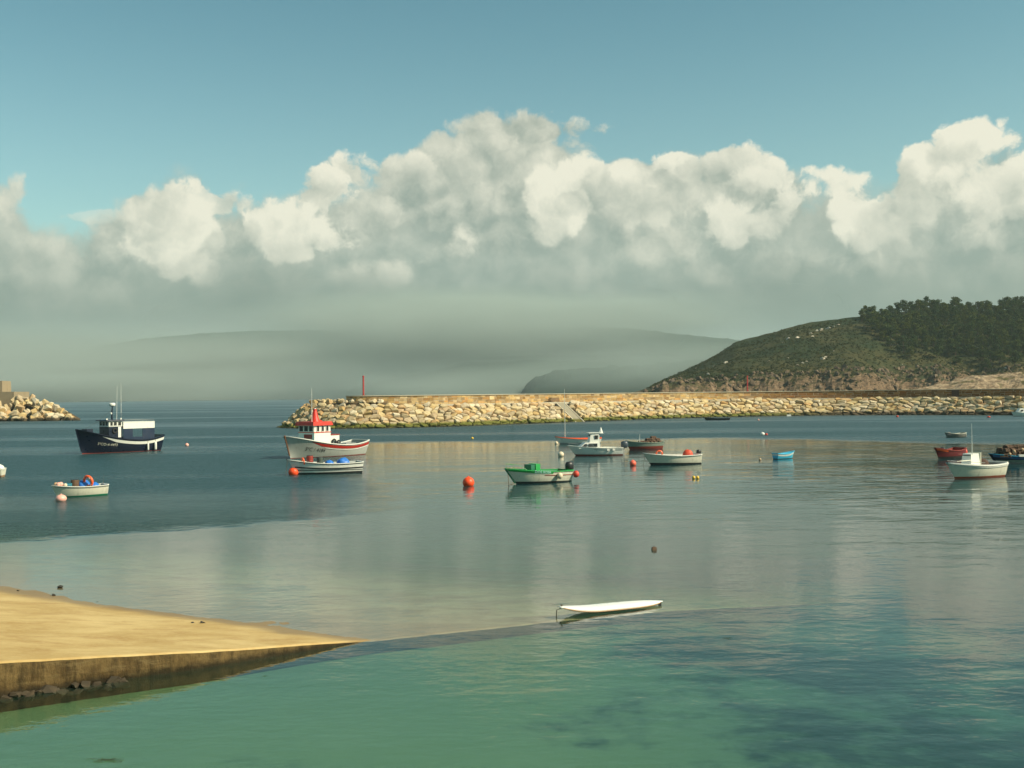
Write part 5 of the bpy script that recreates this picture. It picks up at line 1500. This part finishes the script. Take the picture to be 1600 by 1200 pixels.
# ---- 13 grey dinghy
H = Hull(3.1, 1.35, .72, .50, .62, draft=.2, tw=.75, rake=.3, srake=.05)
B13 = Boat('dinghy', H, 196, 1476, 1510, 683.5, 'small grey wooden dinghy lying between the breakwater and the red boat')
H.build(B13.root, paint('weathered_grey_paint', (.17, .17, .15), .7, .5), ANTI_K, GREYP, WEATHWOOD, CREAM, wl=.06, floor=.1); thwarts(H, B13.root, (.35, .65))
MB().box((-1.58, 0, .34), (.03, .95, .50)).build('transom_board', CREAM, B13.root)
lump('folded_cover', paint('faded_pink_cloth', (.50, .33, .29), .8, .2), B13.w(.85, 0, .38), (.8, .8, .26), 'faded pink cloth bundled in the bow of the grey dinghy', 'cloth', 4)

# ---- 14 red dinghy
H = Hull(3.9, 1.6, 1.0, .70, .86, draft=.25, tw=.80, rake=.5, flare=.4, srake=.03)
B14 = Boat('dinghy', H, 216, 1460, 1510, 716, 'dark red dinghy with bright orange bow and white marked stern')
r_ = B14.root
H.build(r_, paint('deep_red_paint', (.14, .008, .010), .45, .3), ANTI_K, DRED, DRED, DRED, wl=.20, floor=.12, deck_t=[(.76, .97)], deck_m=paint('orange_red_deck', (.75, .10, .04), .5, .2))
H.strip('bow_flash', ORANGE, r_, .76, .99, lambda t: H.sh(t) - .20, lambda t: H.sh(t) + .03, .03)
MB().box((.1, 0, .62), (.5, 1.0, .10)).build('thwart', ORANGE, r_)
MB().box((-1.96, 0, .55), (.04, 1.0, .55)).build('transom_board', DRED, r_)
lump('motor_cover', BLACK, B14.w(.8, .0, .62), (.5, .5, .42), 'black hooded lump behind the orange bow of the red dinghy', 'cover', 6)
buoy_obj('hanging_float', B14.w(-2.15, .35, .10), .24, BUOY_R, 'red and white float tied at the stern of the red dinghy', 'float', sq=1.5, sink=.0, ring=False)
H.text('MARIA', r_, paint('dull_pink_letters', (.35, .14, .12), .6, .1), .42, lambda t: H.sh(t) - .42, .26, off=.02)

# ---- 15 white boat with console, right foreground
H = Hull(4.8, 2.0, 1.02, .78, .84, draft=.28, tw=.92, rake=.75, flare=.42, tmax=.45, full=2.4, srake=-.12)
B15 = Boat('motor_boat', H, 212, 1479, 1575, 746, 'cream motor boat with square white console and thin antenna, right')
r_ = B15.root
H.build(r_, CREAM, paint('orange_antifouling', (.34, .07, .025), .6, .3), GREYP, GREYP, WHITE, wl=lambda t: .09 + .04 * t, floor=.22, rimh=.09, deck_t=[(.52, .97)], deck_m=WHITE)
c15 = MB(); trunk(c15, -.30, .55, .42, .36, .80, 1.52, .10); c15.build('console', WHITE, r_)
MB().box((-.33, 0, 1.15), (.05, .88, .85)).build('console_back', CREAM, r_)
MB().box((.45, 0, 1.28), (.04, .58, .30)).build('windscreen', GLASS, r_)
MB().tube([(1.9, .35, 1.10), (.5, .3, 1.12)], .028, 6).build('boat_hook', CREAM, r_)
whip(r_, .35, .3, 1.45, 3.4, r=.022)
rail = MB()
for s_ in (1, -1): rail.tube([H.P(t, H.sh(t), s_) + Vector((0, -s_ * .06, .16)) for t in (.55, .7, .85, .97)], .014, 5)
rail.build('foredeck_rail', ALU, r_)
lump('net_heap', NET, B15.w(-1.25, -.2, .70), (1.1, 1.2, .45), 'dark reddish net heap behind the console of the cream motor boat', 'net', 12)
H.strip('rubbing_strake', WHITE, r_, .0, .98, lambda t: H.sh(t) - .14, lambda t: H.sh(t) - .07, .04)

# ---- 16 blue boat loaded with creels, right edge
H = Hull(6.6, 2.2, 1.02, .66, .72, draft=.3, tw=.8, rake=.8, srake=.15)
B16 = Boat('open_boat', H, 192, 1544, 1650, 724, 'dark blue boat piled high with brown creels at the right edge')
r_ = B16.root
H.build(r_, NAVY, GREYP, BROWN, BROWN, SKYB, wl=.20, floor=.25, rimh=.05)
H.strip('pale_boot_line', GREYG, r_, 0, .97, lambda t: .18, lambda t: .34 + .05 * t, .015)
H.strip('blue_band', BLUEP, r_, 0, .97, lambda t: H.sh(t) - .30, lambda t: H.sh(t) - .05, .015)
sp = []; r16 = random.Random(2)
for lev, (x0_, x1_, z) in enumerate(((-2.4, 2.15, .62), (-2.3, 1.95, .88), (-2.2, 1.7, 1.14), (-1.6, 1.3, 1.40))):
    n = int((x1_ - x0_) / .55)
    for i in range(n + 1):
        for j in ((-.5, 0, .5) if lev < 3 else (-.2, .25)):
            sp.append((x0_ + i * .55 + r16.uniform(-.08, .08), j + r16.uniform(-.06, .06), z + r16.uniform(-.04, .05)))
pots(B16, sp, 'brown lobster creel in the high pile on the dark blue boat', 'creels piled on the dark blue boat', .95)
for k, (x, y, z) in enumerate(((1.2, .9, 1.2), (.2, .75, 1.35), (-.4, .85, .95), (1.6, .8, .95))):
    tag(MB().ball((0, 0, 0), .13, 1).build('net_float', TAN, None, True, B16.w(x, y, z)), 'small tan float tucked on the near side of the creel pile', 'float', 'small floats on the creel pile')
tag(MB().box((0, 0, 0), (.75, .30, .16)).build('foam_block', WHITE, None, False, B16.w(.35, 1.05, .80)), 'white foam block on the near rail of the creel boat', 'block')

# ---- 17 white boats moored by the pier at far right
H = Hull(4.6, 1.9, 1.05, .80, .85, draft=.3, tw=.9, rake=.6, srake=-.05)
B17 = Boat('motor_boat', H, 188, 1580, 1614, 650.5, 'white motor boat under the breakwater at the far right edge')
H.build(B17.root, WHITE, GREYP, WHITE, WHITE, WHITE, wl=.1, floor=.3, deck_t=[(.5, .97)], deck_m=WHITE)
c17 = MB(); trunk(c17, -.5, 1.0, .75, .6, .85, 1.75, .5); c17.build('cabin', WHITE, B17.root)
MB().box((-.52, 0, 1.25), (.06, 1.2, .7)).build('cabin_door', BROWN, B17.root); MB().box((.2, .74, 1.3), (.6, .05, .3)).build('side_window', GLASS, B17.root)
H = Hull(2.6, 1.2, .9, .75, .8, draft=.2, tw=.9, rake=.3, srake=0)
B18 = Boat('dinghy', H, 200, 1576, 1589, 648, 'small pale dinghy just left of the white boat at the far right edge')
H.build(B18.root, WHITE, GREYP, SKYB, SKYB, WHITE, wl=.1, floor=.3)

# ---- windsurf board in the foreground
SB = tag(empty('surfboard', (at(880, 962) + at(1030, 944)) / 2 + Vector((0, 0, .02))), 'long white board floating on the clear water in the foreground', 'surfboard')
pa, pb = at(873, 961), at(1034, 943.5); dv = pb - pa; LB_ = dv.length; SB.rotation_euler = (0, R(.6), atan2(dv.y, dv.x))
def board_sec(t):   # t 0 nose (left) .. 1 tail
    x = (t - .5) * LB_; w_ = .31 * max(.0, 1 - abs(2 * t - .96) ** 2.6) ** .62 + .004; z = .065 + .13 * max(0, (.35 - t) / .35) ** 2 + .02 * max(0, (t - .75) / .25) ** 2
    return x, w_, z
mb = MB(); rows = []
for i in range(41):
    t = i / 40; x, w_, z = board_sec(t); th_ = .075 * (1 - abs(2 * t - 1) ** 4) + .012; row = []
    for k in range(16):
        a = 2 * pi * k / 16; yy = cos(a); zz_ = sin(a); row.append((x, w_ * (abs(yy) ** .7) * (1 if yy > 0 else -1), z + th_ * (abs(zz_) ** .8) * (1 if zz_ > 0 else -1)))
    rows.append(row)
mb.grid(rows, True); mb.add(rows[0], [tuple(range(16))]); mb.add(rows[-1], [tuple(range(16))]); mb.build('board', BOARDW, SB, True)
mb = MB()
for s_ in (1, -1): mb.tube([(board_sec(t)[0], s_ * (board_sec(t)[1] + .004), board_sec(t)[2] - .035 * (1 - abs(2 * t - 1) ** 4)) for t in [.02 + .96 * i / 30 for i in range(31)]], .014, 4)
mb.build('rail_line', paint('tan_edge', (.42, .22, .10), .6, .3), SB)
MB().tube([(board_sec(.015)[0], 0, board_sec(.015)[2] - .02), (board_sec(0)[0] - .10, -.03, .12), (board_sec(0)[0] - .12, -.02, -.25)], .016, 5).build('mooring_line', ROPE, SB)
MB().box((board_sec(.01)[0] + .03, 0, board_sec(.01)[2] + .05), (.04, .04, .05)).build('nose_eye', ROPE, SB)
MB().box((board_sec(.965)[0], -.03, board_sec(.965)[2] - .06), (.09, .025, .12)).build('fin', BLACK, SB)

# ---- buoys
def bpx(px, yw, rpx, mat, label, sq=.95, sink=.2, name='mooring_buoy', group=None, ring=True):
    p = at(px, yw); r = rpx / FPX * p.y
    return buoy_obj(name, p - Vector((0, 0, r * sq * sink * 1.0)), r, mat, label, 'buoy', group, sq, sink, ring)
bpx(732, 759, 9.2, BUOY_O, 'big round orange mooring buoy alone in open water left of centre')
bpx(458.5, 742, 8.0, BUOY_O, 'orange buoy under the bow of the black striped open boat')
bpx(95.5, 783, 8.3, BUOY_P, 'pale pink buoy under the bow of the small cream boat, lower left', .78)
bpx(292, 697, 3.0, BUOY_P, 'small pale orange buoy right of the navy fishing boat')
bpx(876.5, 713, 4.8, BUOY_W, 'cream buoy left of the white motor boat')
bpx(989, 727, 5.3, paint('coral_buoy_plastic', (.85, .14, .08), .5, .2), 'coral red buoy between the white motor boat and the plain white boat')
bpx(1191.5, 680, 3.6, WHITE, 'small white float in the blue water above the sky blue dinghy', .8)
bpx(1197.5, 680, 2.2, BUOY_R, 'tiny red float touching the small white one', .9, ring=False)
bpx(1187.5, 719, 2.0, TAN, 'tiny brown float left of the sky blue dinghy', 1, ring=False)
bpx(1084, 748, 2.6, YELLOW, 'left one of the two little yellow floats under the plain white boat', 1.1, ring=False)
bpx(1090, 748, 2.6, YELLOW, 'right one of the two little yellow floats under the plain white boat', 1.1, ring=False)
bpx(738, 686, 2.0, YELLOW, 'tiny yellow float between the red roofed boat and the motor boat', 1, ring=False)
bpx(1185, 657, 1.5, BUOY_P, 'tiny pinkish float close to the breakwater right of the low dark boat', 1, ring=False)
bpx(1402, 652, 2.0, BUOY_R, 'tiny red float near the breakwater foot above the grey dinghy, left', 1, ring=False)
bpx(1545, 652.5, 2.6, BUOY_R, 'flat red float near the breakwater foot at the right', .6, ring=False)
bpx(1507, 648.5, 1.5, BUOY_W, 'tiny pale float right against the breakwater foot', 1, ring=False)
p = at(1232.5, 650.5); e = tag(empty('float_box', p), 'little white rectangular float against the breakwater foot', 'float')
MB().box((0, 0, .22), (1.05, .6, .42), taper=(.92, .9)).build('body', WHITE, e)
MB().tube([(-.3, 0, .43), (-.2, 0, .55), (.2, 0, .55), (.3, 0, .43)], .03, 4).build('handle', ROPE, e)
p = at(1022, 859); e = tag(empty('float_block', p), 'little dark brown block drifting in the middle of the calm water', 'debris')
MB().box((0, 0, .03), (.20, .12, .16), .3, (.8, .8)).build('body', BROWN, e); MB().torus((0, 0, .12), .03, .012, 'X', 8, 4).build('loop', ROPE, e)

# ---- stones and weed on the slipway and in the water
rp = random.Random(9)
STONED = simple('dark_wet_stone', lambda g, out: principled(g, out, g.mix(g.noise(g.n('ShaderNodeNewGeometry').outputs['Position'], 8, 3), (.015, .013, .01), (.06, .05, .035)), .6))
for px, py, s, lab in ((95, 918, .13, 'dark stone standing in the shallows above the slipway edge'), (317, 978, .09, 'dark pebble at the waterline of the slipway tongue'), (83, 931, .09, 'dark pebble on the upper waterline of the slipway'),
                       (28, 924, .06, 'small dark pebble near the left end of the slipway waterline'), (152, 940, .05, 'small dark pebble in the shallows by the slipway'), (301, 979, .05, 'tiny dark pebble left of the waterline pebble')):
    q = at(px, py); z = slip_z(q.x, q.y); vs, fs = loose_rock(None, s, rp, .55)
    tag(MB().add([v * 1.0 for v in vs], fs).build('pebble', STONED, None, False, (q.x, q.y, max(z, -.04) + s * .2)), lab, 'stone')
FSTONE = simple('foundation_stone', lambda g, out: principled(g, out, g.mix(g.noise(g.n('ShaderNodeNewGeometry').outputs['Position'], 4, 5), (.012, .010, .006), (.085, .058, .028)), .8))
for k in range(30):
    e = edge_at(.5 + k * .085 + rp.uniform(-.06, .06)); s = rp.uniform(.08, .24); vs, fs = loose_rock(None, s, rp, .5)
    zt = -.04 + rp.uniform(-.08, .08)
    MB().add(vs, fs).build('foundation_stone', FSTONE, SLIP, False, Vector((e.x + .06, e.y - .05, zt)) - so_)
def weed(px, py, L_, n, label, seed):
    q = at(px, py); rr = random.Random(seed); mb = MB()
    for k in range(n):
        a = rr.uniform(-.35, .35); x0_ = rr.uniform(-L_ / 2, L_ / 2 * .4); l_ = rr.uniform(.3, .7) * L_
        y0_ = rr.uniform(-.09, .09) * L_ * 2; pts = [(x0_ + l_ * t, y0_ + sin(a) * l_ * t + rr.uniform(-.03, .03), .006 + .01 * rr.random()) for t in (0, .3, .6, 1)]
        for p1, p2 in zip(pts, pts[1:]):
            w_ = .011; o = len(mb.v); mb.v += [(p1[0], p1[1] - w_, p1[2]), (p2[0], p2[1] - w_, p2[2]), (p2[0], p2[1] + w_, p2[2]), (p1[0], p1[1] + w_, p1[2])]; mb.f.append((o, o + 1, o + 2, o + 3))
    tag(mb.build('seaweed', simple('weed_' + str(seed), lambda g, out: principled(g, out, (.035, .05, .012), .5)), None, False, q), label, 'seaweed')
weed(158, 1188, .55, 9, 'floating strand of dark seaweed at the bottom left', 1)
weed(1133, 998, .30, 5, 'small floating scrap of seaweed right of the white board', 2)
weed(414, 1056, .16, 3, 'tiny floating twig of weed below the slipway tip', 3)
